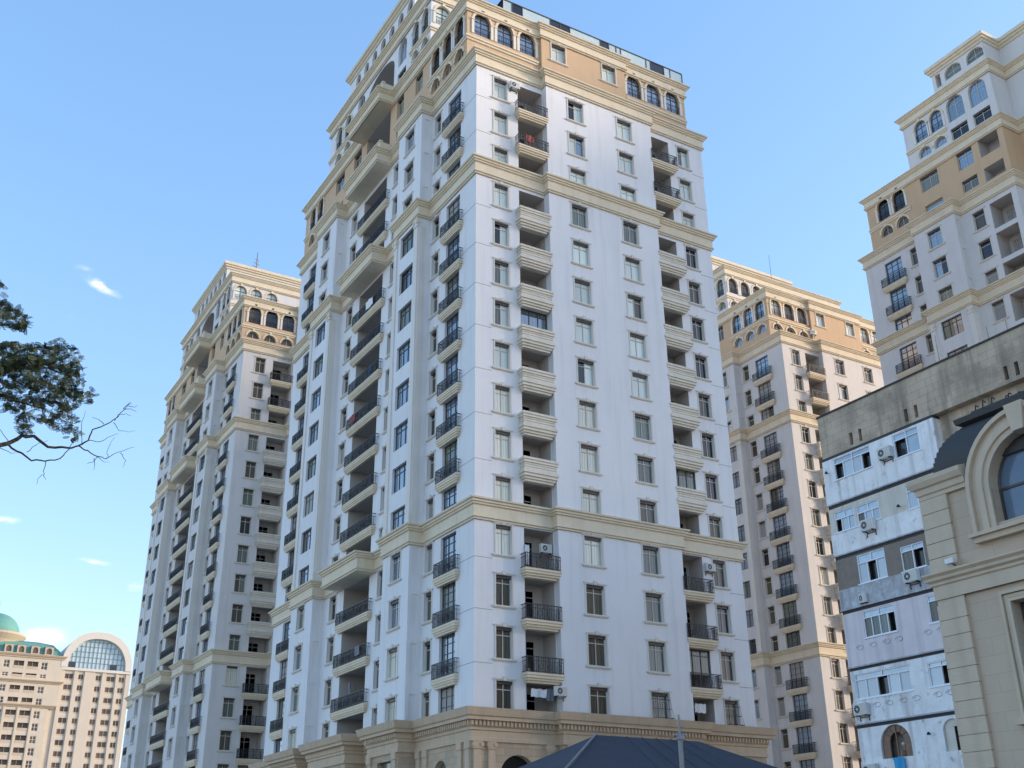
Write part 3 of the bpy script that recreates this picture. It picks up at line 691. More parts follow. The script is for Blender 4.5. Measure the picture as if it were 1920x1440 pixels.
    for k in range(15):
        f = fl(k); has = k not in (2, 10, 14); solid = 3 <= k <= 9
        for a, xa in ((4.735, 4.6), (17.665, 17.8)):
            if cut and a < 10: continue
            if has: balcony(RIGHT, a, f, 2.77, .72, solid)
            door(RIGHT, xa, 1.5, f+.02, 1.3, 2.35, rr.choice(['glass_dark', 'glass_brown', 'glass_dark', 'glass_green']))
        if has:
            for a in ((3.55, Ly-3.55) if not cut else (Ly-3.55,)): balcony(LEFT, a, f, 3.2, .36, False)
            if not cut: balcony(LEFT, MID, f, 6.4, .38, False)
        if cut: door(LEFT, 21.1, 1.8, f+.02, 1.6, 2.35, 'glass_dark')
        else:
            for a in (17.6, 20.3): door(LEFT, a, 2.2, f+.02, 1.8, 2.4, rr.choice(['glass_dark', 'glass_brown', 'glass_dark', 'glass_green']))
    if not cut:
        for z in (61.0, 67.6):        # panelled parapets on the deep cornices
            b = MB(); b.box(-1.1, -.9, 15.9, 21.95, z, z+1.15, 'cornice_cream'); b.box(-1.16, -.84, 15.85, 22.0, z+1.15, z+1.3, 'cornice_cream')
            b.box(-.9, 0, 15.9, 16.05, z, z+1.15, 'cornice_cream'); b.box(-.9, 0, 21.8, 21.95, z, z+1.15, 'cornice_cream')
            for y in (16.2, 18.0, 19.9): b.box(-1.13, -1.1, y, y+1.6, z+.25, z+.95, 'surround_cream')
            ob('parapet', b, T)
        put_window('balcony_door', T, (1.96, MID, 61.45), LEFT, 3.6, 3.6, 'french', 'glass_dark', 0, False, False)
        put_window('balcony_door', T, (1.76, MID, 68.25), LEFT, 4.2, 3.4, 'french', 'glass_dark', 0, False, False)
        put_window('window', T, (0, 4.9, 67.9), LEFT, 1.2, .5, 'slim', 'glass_dark', 0, False, split) if False else None
    if split:                         # glazed terrace on the roof, over the right-hand front
        z0, z1, y = 67.3, 69.05, 1.5; x0, x1 = 3.3, 22.3
        fr = MB(); fr.box(x0, x1, y-.05, y+.05, z1-.1, z1, 'frame_dark'); fr.box(x0, x1, y-.05, y+.05, z0, z0+.12, 'frame_dark')
        fr.box(x1-.05, x1+.05, y+.05, 6.5, z1-.1, z1, 'frame_dark'); fr.box(x0-.05, x0+.05, y+.05, 6.5, z1-.1, z1, 'frame_dark')
        fr.box(x0, x1, y+.05, 6.5, z1-.06, z1-.01, 'galvanised')
        S = ob('terrace_screen', fr, T)
        xs = [3.3, 4.2, 5.2, 8.0, 9.0, 10.0, 13.2, 14.1, 14.9, 15.4, 18.2, 18.7, 20.2, 20.9, 22.3]
        darkp = {1, 3, 4, 6, 11}
        for i, (a, b_) in enumerate(zip(xs, xs[1:])):
            p = MB(); p.poly([(a+.04, y, z0+.12), (b_-.04, y, z0+.12), (b_-.04, y, z1-.1), (a+.04, y, z1-.1)], 'terrace_glass' if i not in darkp else 'glass_dark')
            p.box(b_-.04, b_+.04, y-.04, y+.04, z0+.12, z1-.1, 'frame_dark'); p.box(a+.04, b_-.04, y-.02, y+.02, z0+.55, z0+.58, 'frame_dark'); ob('pane', p, S)
        p = MB(); p.poly([(x1, y+.05, z0), (x1, 6.5, z0), (x1, 6.5, z1-.1), (x1, y+.05, z1-.1)], 'terrace_glass'); ob('pane', p, S)
        for (k, a, b_) in ((9, 16.45, 18.68), (6, 3.72, 5.95), (13, 16.45, 18.68)):   # loggias their owners glazed in
            put_window('loggia_glazing', T, ((a+b_)/2, -.1, fl(k)+1.0), RIGHT, round(b_-a, 2), 1.74, 'wide', 'glass_green' if k != 6 else 'glass_blue', 0, False, True)
        for k in range(15):           # thin joints that run round the two front corners
            z = fl(k)+.42
            b = MB(); b.sweep([(0, 2.3), (0, 0), (1.3, 0)], [(.001, z), (.014, z+.005), (.014, z+.035), (.001, z+.04)], 'surround_grey', False); ob('joint_line', b, T)
            b = MB(); b.sweep([(21.1, 0), (22.4, 0), (22.4, 1.5)], [(.001, z), (.014, z+.005), (.014, z+.035), (.001, z+.04)], 'surround_grey', False); ob('joint_line', b, T)
        for a in (13.6, 20.25):       # bulging iron cages on the lowest windows
            zz = ztop(14)-1.95; pl_ = -.6 if a < 15 else 0; b = MB(); ww = .72 if a < 15 else .6
            for i in range(9):
                x = a-ww+2*ww*i/8; b.tube([(x, pl_-.05, zz+2.0), (x, pl_-.2, zz+1.5), (x, pl_-.28, zz+.9), (x, pl_-.5, zz+.3), (x, pl_-.05, zz-.1)], .013, 4, 'iron')
            for (dy, dz) in ((.2, 1.5), (.28, .9), (.5, .3)): b.tube([(a-ww, pl_-.05, zz+dz), (a-ww, pl_-dy, zz+dz), (a+ww, pl_-dy, zz+dz), (a+ww, pl_-.05, zz+dz)], .016, 4, 'iron')
            ob('window_grille', b, T)
    return T
T1 = build_tower((0, 0, 0), 'tall white apartment tower in the middle with a glazed roof terrace over its right front', 'main', 11, True)
T2 = build_tower((.4, 58, 0), 'white apartment tower partly behind the middle tower on its left, above the domed block', 'left', 12)
T3 = build_tower((55, 24.7, 0), 'apartment tower with a sunlit cream side, behind the old block with enclosed balconies', 'back', 13)
T4 = build_tower((53.0, -28.5, 1.5), 'apartment tower rising behind the old block, cut off by the right edge of the photo', 'cut', 14)

# ------------------------------------------------------------------ the old block with enclosed balconies
OX, OY0, OY1 = 12.36, -18.25, -62.0
OB = thing('old_apartment_block', 'weathered old apartment block with white enclosed balconies and a bare stone attic', 'apartment block', (0, 0, 0))
b = MB(); XM = 12.95
b.wall((XM, OY0), (XM, OY1), 0, 23.15, [], 'old_stone'); b.wall((26, OY0), (XM, OY0), 0, 23.15, [], 'old_stone')
b.wall((XM, OY1), (26, OY1), 0, 23.15, [], 'old_stone'); b.wall((26, OY1), (26, OY0), 0, 23.15, [], 'old_stone')
ob('wall', b, OB)
b = MB(); XA = 12.5
sl_ = [(-20.34, -20.56), (-21.0, -21.22), (-24.19, -24.41), (-24.84, -25.06), (-30.3, -30.52), (-30.9, -31.12), (-36.3, -36.5), (-36.9, -37.1)]
b.wall((XA, OY0+.05), (XA, OY1), 23.15, 25.68, [(OY0+.05-a, OY0+.05-c, 23.35, 24.06, 0, .5, 'tar') for a, c in sl_], 'old_stone')
b.wall((26, OY0+.05), (XA, OY0+.05), 23.15, 25.68, [], 'old_stone'); b.wall((XA, OY1), (26, OY1), 23.15, 25.68, [], 'old_stone'); b.wall((26, OY1), (26, OY0), 23.15, 25.68, [], 'old_stone')
b.poly([(XA, OY1, 23.15), (XA, OY0+.05, 23.15), (26, OY0+.05, 23.15), (26, OY1, 23.15)][::-1], 'old_stone')
ob('attic', b, OB)
b = MB(); b.box(XA-.06, 26, OY1, OY0+.1, 25.684, 25.78, 'tar'); ob('coping', b, OB)
def old_window(parent, y0, y1, z0, z1, glasses, transom=.26, open_=None, x=OX):
    # white framed window in the balcony front: y0 is its left (far) end
    w_, h_ = abs(y0-y1), z1-z0; fr = MB(); t = .05; n = len(glasses); tz = h_*(1-transom) if transom else h_
    yc = (y0+y1)/2; O = ob('window', None, parent, (x, yc, z0), LEFT); O.name = 'window'
    bpy.data.objects.remove(O)
    def bar(a, c, d, e, y=.03): fr.box(a, c, y, y+.09, d, e, 'frame_white')
    bar(-w_/2, -w_/2+t, 0, h_); bar(w_/2-t, w_/2, 0, h_); bar(-w_/2+t, w_/2-t, 0, t); bar(-w_/2+t, w_/2-t, h_-t, h_)
    if transom: bar(-w_/2+t, w_/2-t, tz-t/2, tz+t/2, .026)
    for i in range(1, n): x_ = -w_/2+w_*i/n; bar(x_-t/2, x_+t/2, t, tz, .034)
    if transom:
        for i in range(1, max(2, n//2)): x_ = -w_/2+w_*i/max(2, n//2); bar(x_-t/2, x_+t/2, tz, h_-t, .034)
    fr.box(-w_/2-.08, w_/2+.08, -.07, .03, -.06, -.004, 'frame_white')
    O = ob('window', fr, parent, (x, yc, z0), LEFT)
    for i, g_ in enumerate(glasses):
        p = MB(); a, c = -w_/2+w_*i/n, -w_/2+w_*(i+1)/n; d = .09 if g_ != 'glass_dark' else .3
        p.poly([(a, d, t), (c, d, t), (c, d, tz), (a, d, tz)], g_); q = ob('pane', p, O)
    if transom:
        p = MB(); p.poly([(-w_/2, .085, tz), (w_/2, .085, tz), (w_/2, .085, h_), (-w_/2, .085, h_)], 'glass_sky'); ob('pane', p, O)
    return O
material('glass_sky', (.30, .38, .44), .08, 0, spec=.8, rand=.3, ior=1.8, patch=((.5, .55, .58), 2.0, .45, .65, .5))
material('glass_curtain', (.42, .47, .50), .12, 0, spec=.7, bands=('X', 3.0, .5, (.60, .66, .68)), rand=.2, ior=1.6)
def balcony_box(z0, zp, z1, y1, up, low, holes, label=None, x=OX):
    # an enclosed balcony: parapet below zp, infill above, with holes for windows
    o_low = [h for h in holes]
    b = MB()
    b.wall((x, OY0), (x, y1), zp, z1, [(OY0-a, OY0-c, d, e, r, .2, None) for (a, c, d, e, r) in holes], up)
    b.wall((x-.03, OY0+.02), (x-.03, y1-.02), z0, zp, [], low)
    b.poly([(x-.03, OY0+.02, zp), (x-.03, y1-.02, zp), (x, y1-.02, zp), (x, OY0+.02, zp)], low)
    b.wall((XM, OY0), (x, OY0), z0, z1, [], up); b.wall((x, y1), (XM, y1), z0, z1, [], up)
    b.poly([(x-.03, OY0, z0), (XM, OY0, z0), (XM, y1, z0), (x-.03, y1, z0)], low); b.poly([(x, OY0, z1), (x, y1, z1), (XM, y1, z1), (XM, OY0, z1)], up)
    b.box(x+.02, XM, OY0-.02, y1+.02, z1+.002, z1+.17, 'tar')  # near-black filler in the gap between balconies, shade put into its colour
    b.box(x-.10, x-.031, OY0+.02, y1, z0-.001, z0+.07, 'old_grey')
    o = ob('enclosed_balcony', b, OB)
    if label: o['label'] = label
    return o
YB = -26.6
E1 = balcony_box(20.33, 21.5, 22.96, -25.95, 'old_white', 'old_white', [(-19.05, -21.7, 21.66, 22.9, 0), (-23.3, -24.95, 21.56, 22.88, 0)], 'topmost balcony enclosed in white panels, two windows')
old_window(E1, -19.05, -21.7, 21.66, 22.9, ['glass_dark', 'glass_curtain', 'glass_curtain', 'glass_dark'])
old_window(E1, -23.3, -24.95, 21.56, 22.88, ['glass_dark', 'glass_sky'])
E2 = balcony_box(17.45, 18.68, 20.14, YB, 'old_cream', 'old_white', [(-18.6, -20.02, 18.75, 19.92, 0), (-20.2, -21.75, 18.75, 19.85, 0), (-23.6, -24.9, 18.7, 19.95, 0)], 'cream enclosed balcony with many small white windows')
old_window(E2, -18.6, -20.02, 18.75, 19.92, ['glass_dark', 'glass_curtain', 'glass_sky'], .36)
old_window(E2, -20.2, -21.75, 18.75, 19.85, ['glass_brown', 'glass_sky', 'glass_curtain'], .4)
old_window(E2, -23.6, -24.9, 18.7, 19.95, ['glass_curtain', 'glass_sky'])
E3 = balcony_box(14.5, 15.63, 17.28, YB, 'old_panel', 'old_grey', [(-19.75, -21.65, 15.68, 17.22, 0), (-22.65, -24.12, 15.68, 16.95, 0)], 'enclosed balcony with dark brown panels over a dirty grey parapet')
old_window(E3, -19.75, -21.65, 15.68, 17.22, ['glass_curtain', 'glass_dark', 'glass_curtain'], .3)
old_window(E3, -22.65, -24.12, 15.68, 16.95, ['glass_brown', 'glass_dark'], .22)
E4 = balcony_box(11.5, 12.8, 14.33, YB, 'old_pink', 'old_pink', [(-19.62, -21.72, 12.88, 14.25, 0), (-23.8, -25.2, 12.86, 14.2, 0)], 'pinkish enclosed balcony with a strip of white windows')
old_window(E4, -19.62, -21.72, 12.88, 14.25, ['glass_brown', 'glass_green', 'glass_green', 'glass_dark'], .26)
old_window(E4, -23.8, -25.2, 12.86, 14.2, ['glass_brown', 'glass_green'], .22)
E5 = balcony_box(8.66, 9.86, 11.36, YB, 'old_white', 'old_white', [(-18.5, -22.1, 9.92, 11.18, 0), (-23.2, -24.7, 9.9, 11.05, 0)], 'white enclosed balcony with a long curtained window')
old_window(E5, -18.5, -22.1, 9.92, 11.18, ['glass_curtain', 'glass_curtain', 'glass_dark', 'glass_curtain', 'glass_curtain'], .24)
old_window(E5, -23.2, -24.7, 9.9, 11.05, ['glass_curtain', 'glass_dark'], .2)
E6 = balcony_box(5.78, 6.9, 8.5, YB, 'old_white', 'old_white', [(-19.64, -21.55, 6.91, 8.48, .95), (-23.5, -24.6, 6.91, 8.35, .5)], 'white enclosed balcony with a brown wooden arch')
# wooden arch with an inner arched opening, dark room behind
b = MB(); K = 14; yc, ro, ri = -20.595, .95, .47
def arc_pts(r, zc, rise, base): return [(-r, base)]+[(-r*math.cos(math.pi*k/K), zc+rise*math.sin(math.pi*k/K)) for k in range(K+1)]+[(r, base)]
po = arc_pts(ro, 7.53, .95, 6.9); pi_ = arc_pts(ri, 7.6, .52, 6.9)
for k in range(len(po)-1):
    for (f, m) in ((.12, 'wood'),):
        b.poly([(OX+f, yc-pi_[k][0], pi_[k][1]), (OX+f, yc-po[k][0], po[k][1]), (OX+f, yc-po[k+1][0], po[k+1][1]), (OX+f, yc-pi_[k+1][0], pi_[k+1][1])], 'wood')
    b.poly([(OX+.12, yc-pi_[k][0], pi_[k][1]), (OX+.12, yc-pi_[k+1][0], pi_[k+1][1]), (OX+.2, yc-pi_[k+1][0], pi_[k+1][1]), (OX+.2, yc-pi_[k][0], pi_[k][1])], 'wood')
for k in (4, 6, 8, 10, 12): b.tube([(OX+.1, yc-po[k][0], po[k][1]), (OX+.1, yc-pi_[k][0], pi_[k][1])], .02, 4, 'wood')
b.box(OX+.08, OX+.14, yc-.03, yc+.03, 6.92, 8.1, 'wood'); b.box(OX+.06, OX+.12, yc-.03, yc+.03, 8.1, 8.46, 'wood')
o = ob('window', b, E6)
b = MB(); b.box(XM-.05, XM-.02, OY0-.1, YB+.1, 5.9, 8.45, 'old_panel'); b.box(OX+.2, XM-.06, OY0-.1, YB+.1, 5.8, 5.86, 'old_panel'); ob('back_panel', b, E6)
b = MB(); b.box(OX+.12, OX+.16, -24.05, -23.52, 6.92, 8.0, 'old_cream'); b.box(OX+.1, OX+.14, -24.6, -23.5, 8.0, 8.33, 'old_cream'); ob('shutter_board', b, E6)
E7 = balcony_box(2.9, 4.1, 5.6, YB, 'old_cream', 'old_white', [(-19.2, -21.9, 4.15, 5.45, 0)], 'lower cream enclosed balcony')
old_window(E7, -19.2, -21.9, 4.15, 5.45, ['glass_curtain', 'glass_dark', 'glass_curtain', 'glass_sky'])
# carved scroll relief on two parapets
for (P_, z, ys) in ((E4, 12.45, [-19.2, -20.1, -21.0, -21.8, -23.6, -24.4]), (E5, 9.5, [-19.8, -20.6, -21.5, -22.3, -23.6, -24.3])):
    for i, y in enumerate(ys):
        b = MB(); pts = [(OX-.035, y+.28*math.cos(q)*(1-q/14), z+.15*math.sin(q)*(1-q/14)) for q in [k*.45 for k in range(18)]]
        b.tube(pts, .018, 4, P_.data.materials[0].name if False else ('old_grey' if P_ is E4 else 'old_grey'), True); ob('scroll_relief', b, P_)

# ------------------------------------------------------------------ air conditioners
def ac_mesh():
    b = MB(); b.box(-.42, .42, -.34, -.06, 0, .58, 'plastic_white'); b.box(-.38, .38, -.355, -.341, .03, .55, 'plastic_cream')
    ring = [(-.14+.21*math.cos(2*math.pi*k/18), -.36, .29+.21*math.sin(2*math.pi*k/18)) for k in range(19)]
    b.tube(ring, .016, 5, 'plastic_white', False)
    b.poly([(-.14+.2*math.cos(2*math.pi*k/18), -.3575, .29+.2*math.sin(2*math.pi*k/18)) for k in range(18)][::-1], 'iron')
    b.poly([(-.14+.06*math.cos(2*math.pi*k/10), -.364, .29+.06*math.sin(2*math.pi*k/10)) for k in range(10)], 'plastic_cream')
    for k in range(4):
        q = k*math.pi/4; b.tube([(-.14+.19*math.cos(q), -.361, .29+.19*math.sin(q)), (-.14-.19*math.cos(q), -.361, .29-.19*math.sin(q))], .006, 4, 'plastic_white', False)
    me = b.mesh('ac_case')
    c = MB(); c.box(-.3, .3, -.03, -.0, -.12, -.08, 'iron')
    for x in (-.3, .3):
        c.box(x-.02, x+.02, -.36, 0, -.05, -.005, 'iron'); c.box(x-.02, x+.02, -.03, 0, -.3, -.05, 'iron'); c.tube([(x, -.33, -.03), (x, -.02, -.28)], .012, 4, 'iron')
    return me, c.mesh('ac_bracket')
AC = ac_mesh()
def ac(loc, face, label):
    T = thing('air_conditioner', label, 'air conditioner', loc, face, 'air conditioners hung on the facades')
    ob('case', AC[0], T); ob('bracket', AC[1], T); return T
ac((OX-.0, -22.85, 21.72), LEFT, 'white air conditioner left of the right-hand window of the topmost enclosed balcony')
ac((OX-.03, -21.05, 18.25), LEFT, 'cream air conditioner under the small windows of the cream enclosed balcony')
ac((OX-.03, -23.3, 15.0), LEFT, 'white air conditioner on the dirty grey parapet below brown panels')
ac((OX-.03, -18.9, 9.1), LEFT, 'white air conditioner at the left end of the balcony with the long curtained window')
ac((OX-.03, -18.95, 6.15), LEFT, 'air conditioner left of and below the brown wooden arch')
ac((5.7, -.62, 12.0), RIGHT, 'air conditioner at the lowest open loggia beside the laundry')
ac((5.45, .35, 21.3), RIGHT, 'air conditioner in the upper corner of a loggia just under the lowest cream band')
ac((55+4.6, 24.7-1.75+1.0, 61.3), RIGHT, 'air conditioner on the cornice below the orange storey of the sunlit tower')
ac((OX-.03, -19.95, 14.65), LEFT, 'small rusty air conditioner low on the dirty grey parapet').scale = (.55, .6, .8)

# lamps and hooks on the old block
def bracket_lamp(y, z, label):
    T = thing('bracket_lamp', label, 'lamp', (OX, y, z), LEFT)
    b = MB(); b.tube([(0, 0, 0), (0, -.15, .05), (.12, -.28, .02)], .018, 5, 'iron'); ob('arm', b, T)
    b = MB(); b.lathe(.12, -.28, [(.02, .06), (.06, .03), (.1, -.06), (.09, -.08), (0, -.08)], 10, 'iron'); ob('shade', b, T)
bracket_lamp(-23.1, 19.0, 'small dark bracket lamp between the windows of the cream enclosed balcony')
bracket_lamp(-22.75, 7.8, 'small dark bracket lamp right of the brown wooden arch')
bracket_lamp(-18.6, 22.2, 'small dark bracket lamp at the top left corner of the topmost balcony')
# rods and aerials on the roof
def mast(name, label, cat, loc, h, arms, th=.02):
    b = MB(); b.tube([(0, 0, 0), (0, 0, h)], [th, th*.6], 5, 'galvanised')
    for (z, l) in arms: b.tube([(-l*.5, -l*.3, z), (l*.5, l*.3, z)], th*.6, 4, 'galvanised')
    return tag(ob(name, b, None, loc), label, cat)
mast('roof_aerial', 'tall thin twin rod standing on the roof edge of the old block', 'aerial', (13.2, -26.4, 25.76), 1.9, [(.5, .3), (1.2, .3)], .035)
mast('roof_aerial', 'short aerial with cross bars on the old block roof right of the twin rod', 'aerial', (13.4, -29.3, 25.76), 1.15, [(.9, .8), (.6, .6), (1.05, .5)], .03)
mast('roof_aerial', 'spiky aerial nearest the right edge on the old block roof', 'aerial', (13.4, -30.4, 25.76), 1.2, [(.4, .5), (.8, .9), (1.0, .6)], .03)
mast('roof_aerial', 'whip aerial on the roof of the sunlit tower', 'aerial', (55+9.5, 24.7+9.5, 74.3), 5.0, [(.8, .3)], .045)
mast('roof_aerial', 'aerial with a box at the top corner of the left tower', 'aerial', (4.5, 58+12.5, 77.8), 3.0, [(.6, 1.2), (1.2, .9), (1.8, .6)], .1)

# ------------------------------------------------------------------ laundry, plants
def cloth(name, label, loc, face, w_, h_, mat, cat='laundry'):
    b = MB(); n = 8; vs = []; fs = []
    for j in range(5):
        for i in range(n+1):
            x = -w_/2+w_*i/n; z = -h_*j/4+.03*math.sin(i*1.7); vs.append((x, .05*math.sin(i*1.3+j*.5), z))
    for j in range(4):
        for i in range(n): a = j*(n+1)+i; fs.append((a, a+1, a+n+2, a+n+1))
    vs += [(x, y+.012, z) for x, y, z in vs]; k = len(vs)//2; fs += [tuple(i+k for i in f)[::-1] for f in fs]
    b.faces(vs, fs, mat); return tag(ob(name, b, None, loc, face), label, cat)
z14 = ztop(14)
cloth('hanging_cloth', 'white towels hung in the lowest loggia left of the projecting bay', (4.5, -.2, z14-.35), RIGHT, 1.1, .5, 'cloth_white')
cloth('hanging_cloth', 'dark shirts hung in the lowest loggia next to white towels', (5.35, -.15, z14-.3), RIGHT, .55, .7, 'cloth_grey')
cloth('hanging_cloth', 'long white sheet at the left post of the loggia under the lowest cream band', (3.85, -.1, ztop(11)-1.1), RIGHT, .3, 1.3, 'cloth_white')
cloth('hanging_cloth', 'red rug on the middle railing of the long left-side balcony', (-.42, 20.6, fl(6)+.98), LEFT, 1.2, .7, 'cloth_red', 'rug')
cloth('hanging_cloth', 'grey blanket on the railing of a long left-side balcony', (-.42, 17.3, fl(12)+.98), LEFT, 1.0, .7, 'cloth_grey', 'blanket')
cloth('hanging_cloth', 'bright blue cloth hung over the parapet below the brown wooden arch', (OX-.13, -20.75, 6.9), LEFT, .7, .75, 'cloth_blue', 'cloth')
for (nm, lab, loc, face, w_, h_, m_, cat_) in (
    ('hanging_cloth', 'white bedsheet on a long left-side balcony just under the middle cream band', (-.42, 18.2, fl(3)+.98), LEFT, 1.6, .8, 'cloth_white', 'laundry'),
    ('hanging_cloth', 'blue shirt drying inside a long left-side balcony above the red rug', (.5, 19.6, fl(5)+2.0), LEFT, .7, .8, 'cloth_blue', 'laundry'),
    ('hanging_cloth', 'grey trousers drying inside the long left-side balcony nearest the stone base', (.4, 20.4, fl(13)+2.1), LEFT, .6, 1.0, 'cloth_grey', 'laundry'),
    ('hanging_cloth', 'white cloth drying in the right-hand loggia next to the bottom cage', (17.4, -.1, ztop(14)-.4), RIGHT, .9, .6, 'cloth_white', 'laundry'),
    ('hanging_cloth', 'red towel hung over a railed balcony below the topmost cream cornice', (4.3, -.76, fl(1)+.98), RIGHT, .7, .6, 'cloth_red', 'laundry')):
    cloth(nm, lab, loc, face, w_, h_, m_, cat_)
ac((1.45, 17.4, fl(4)+1.9), LEFT, 'air conditioner deep inside a long left-side balcony two floors below the middle band') if False else None
ac((3.3, -.02, ztop(0)-.6), RIGHT, 'air conditioner beside the topmost loggia, between it and the corner window')
ac((19.2, -.02, ztop(11)-1.0), RIGHT, 'air conditioner right of the right-hand loggia just under the lowest cream band')
def potted(loc, label):
    T = thing('potted_plant', label, 'plant', loc)
    b = MB(); b.lathe(0, 0, [(0, 0), (.09, 0), (.13, .22), (.11, .22), (0, .2)], 12, 'stone_tan'); ob('pot', b, T)
    b = MB(); r2 = random.Random(int(loc[0]*100))
    for k in range(70):
        q = r2.random()*6.28; u = r2.random(); p = Vector((math.cos(q)*.2*u, math.sin(q)*.2*u, .25+r2.random()*.4)); s = .05
        a = Vector((r2.uniform(-1, 1), r2.uniform(-1, 1), r2.uniform(-.5, 1))).normalized()*s; c = a.orthogonal().normalized()*s*.5
        b.poly([p-a, p+c, p+a, p-c], 'leaf')
    ob('foliage', b, T)
potted((3.6, -.45, fl(13)), 'potted plant at the left end of the lowest railed balcony beside the bay')
potted((17.0, -.4, fl(12)), 'potted plant on a railed balcony right of the bay, third up from the stone base')

# ------------------------------------------------------------------ person in the arched window
def person(loc, label):
    T = thing('person', label, 'person', loc, LEFT)
    pts = [((0, 0, .88), .13), ((0, .01, 1.05), .12), ((0, 0, 1.25), .145), ((0, -.01, 1.36), .1), ((0, -.03, 1.44), .05), ((0, -.05, 1.51), .085), ((0, -.055, 1.6), .105), ((0, -.05, 1.68), .08),
           ((-.17, 0, 1.33), .065), ((-.25, -.06, 1.1), .05), ((-.2, -.26, 1.0), .04), ((-.12, -.38, 1.06), .028), ((-.06, -.42, 1.07), .018),
           ((.17, 0, 1.33), .065), ((.25, -.06, 1.1), .05), ((.2, -.26, 1.0), .04), ((.12, -.38, 1.06), .028), ((.06, -.42, 1.07), .018),
           ((-.09, 0, .8), .1), ((-.1, -.01, .45), .07), ((-.1, .02, .09), .045), ((-.1, -.12, .03), .04),
           ((.09, 0, .8), .1), ((.1, -.01, .45), .07), ((.1, .02, .09), .045), ((.1, -.12, .03), .04)]
    ed = [(0, 1), (1, 2), (2, 3), (3, 4), (4, 5), (5, 6), (6, 7), (3, 8), (8, 9), (9, 10), (10, 11), (11, 12), (3, 13), (13, 14), (14, 15), (15, 16), (16, 17), (0, 18), (18, 19), (19, 20), (20, 21), (0, 22), (22, 23), (23, 24), (24, 25)]
    me = bpy.data.meshes.new('person_body'); me.from_pydata([p for p, r in pts], ed, []); me.update()
    o = ob('body', me, T); me.materials.append(MAT['skin'])
    m = o.modifiers.new('skin', 'SKIN')
    lay = me.skin_vertices[0] if me.skin_vertices else None
    if lay:
        for i, (p, r) in enumerate(pts): lay.data[i].radius = (r, r)
        lay.data[0].use_root = True
    o.modifiers.new('sub', 'SUBSURF').levels = 2; o.modifiers['sub'].render_levels = 2
    b = MB(); b.lathe(0, 0, [(.17, .86), (.165, 1.05), (.19, 1.25), (.15, 1.38), (.07, 1.42)], 14, 'shirt'); ob('shirt', b, T)
    b = MB(); b.lathe(0, -.055, [(.115, 1.63), (.12, 1.66), (.11, 1.71), (.07, 1.745), (0, 1.755)], 14, 'hat'); ob('cap', b, T)
    b = MB()
    for x in (-.03, .03): b.lathe(x, -.135, [(0, 1.592), (.009, 1.6), (0, 1.608)], 6, 'hair')
    b.tube([(0, -.14, 1.59), (0, -.165, 1.565)], [.008, .013], 5, 'skin'); b.box(-.022, .022, -.142, -.132, 1.535, 1.542, 'hair'); ob('face', b, T)
    return T
person((OX+.36, -20.82, 5.87), 'person in a pale cap looking out of the brown wooden arch of the old block')

# ------------------------------------------------------------------ tan mansion at the right
MX, MY0, MY1 = -2.9, -36.5, -56.0
MA = thing('stone_mansion', 'tan stone mansion with quoins and arched window under a dark slate mansard', 'mansion', (0, 0, 0))
AYC, AZ, AR = -40.55, 12.72, 1.5
b = MB()
b.wall((MX, MY0), (MX, MY1), 0, 13.2, [(MY0-(AYC+AR), MY0-(AYC-AR), 11.6, 13.2, 0, .45, None), (2.5, 6.3, 5.8, 9.15, 0, .45, None), (8.5, 12.3, 5.8, 9.15, 0, .45, None), (11.5, 14.5, 10.9, 12.9, 0, .45, None)], 'stucco_tan')
b.wall((12, MY0), (MX, MY0), 0, 13.2, [], 'stucco_tan'); b.wall((MX, MY1), (12, MY1), 0, 13.2, [], 'stucco_tan'); b.wall((12, MY1), (12, MY0), 0, 13.2, [], 'stucco_tan')
ob('wall', b, MA)
b = MB(); z = 0.0; i = 0                       # rusticated corner
while z < 13.0:
    z1 = min(z+.5, 13.12)
    if not (9.6 < z+.25 < 10.55):
        b.box(MX-.13, MX, MY0-.95, MY0+.12, z+.022, z1-.002, 'stone_tan'); b.box(MX, MX+.5, MY0, MY0+.12, z+.022, z1-.002, 'stone_tan')
    z += .5
b.box(MX-.09, MX, MY0-.92, MY0+.09, 0, 13.1, 'stone_tan'); ob('quoin', b, MA)
def mpath(o=0): return [(12, MY0+o), (MX-o, MY0+o), (MX-o, MY1)]
TC = [(.02, 13.0), (.12, 13.02), (.12, 13.14), (.18, 13.18), (.2, 13.36), (.28, 13.4), (.36, 13.56), (.37, 13.7), (0, 13.8)]
b = MB(); b.sweep([(12, MY0), (MX, MY0), (MX, AYC+2.28)], TC, 'stone_tan', False); ob('cornice', b, MA)
b = MB(); b.sweep([(MX, AYC-2.28), (MX, MY1)], TC, 'stone_tan', False); ob('cornice', b, MA)
b = MB(); b.sweep([(12, MY0), (MX, MY0), (MX, MY1)], [(.12, 9.68), (.14, 9.68), (.14, 10.1), (.2, 10.14), (.2, 10.22), (.3, 10.28), (.32, 10.36), (.26, 10.38), (.36, 10.46), (.36, 10.52), (.02, 10.58)], 'stone_tan', False); ob('string_course', b, MA)
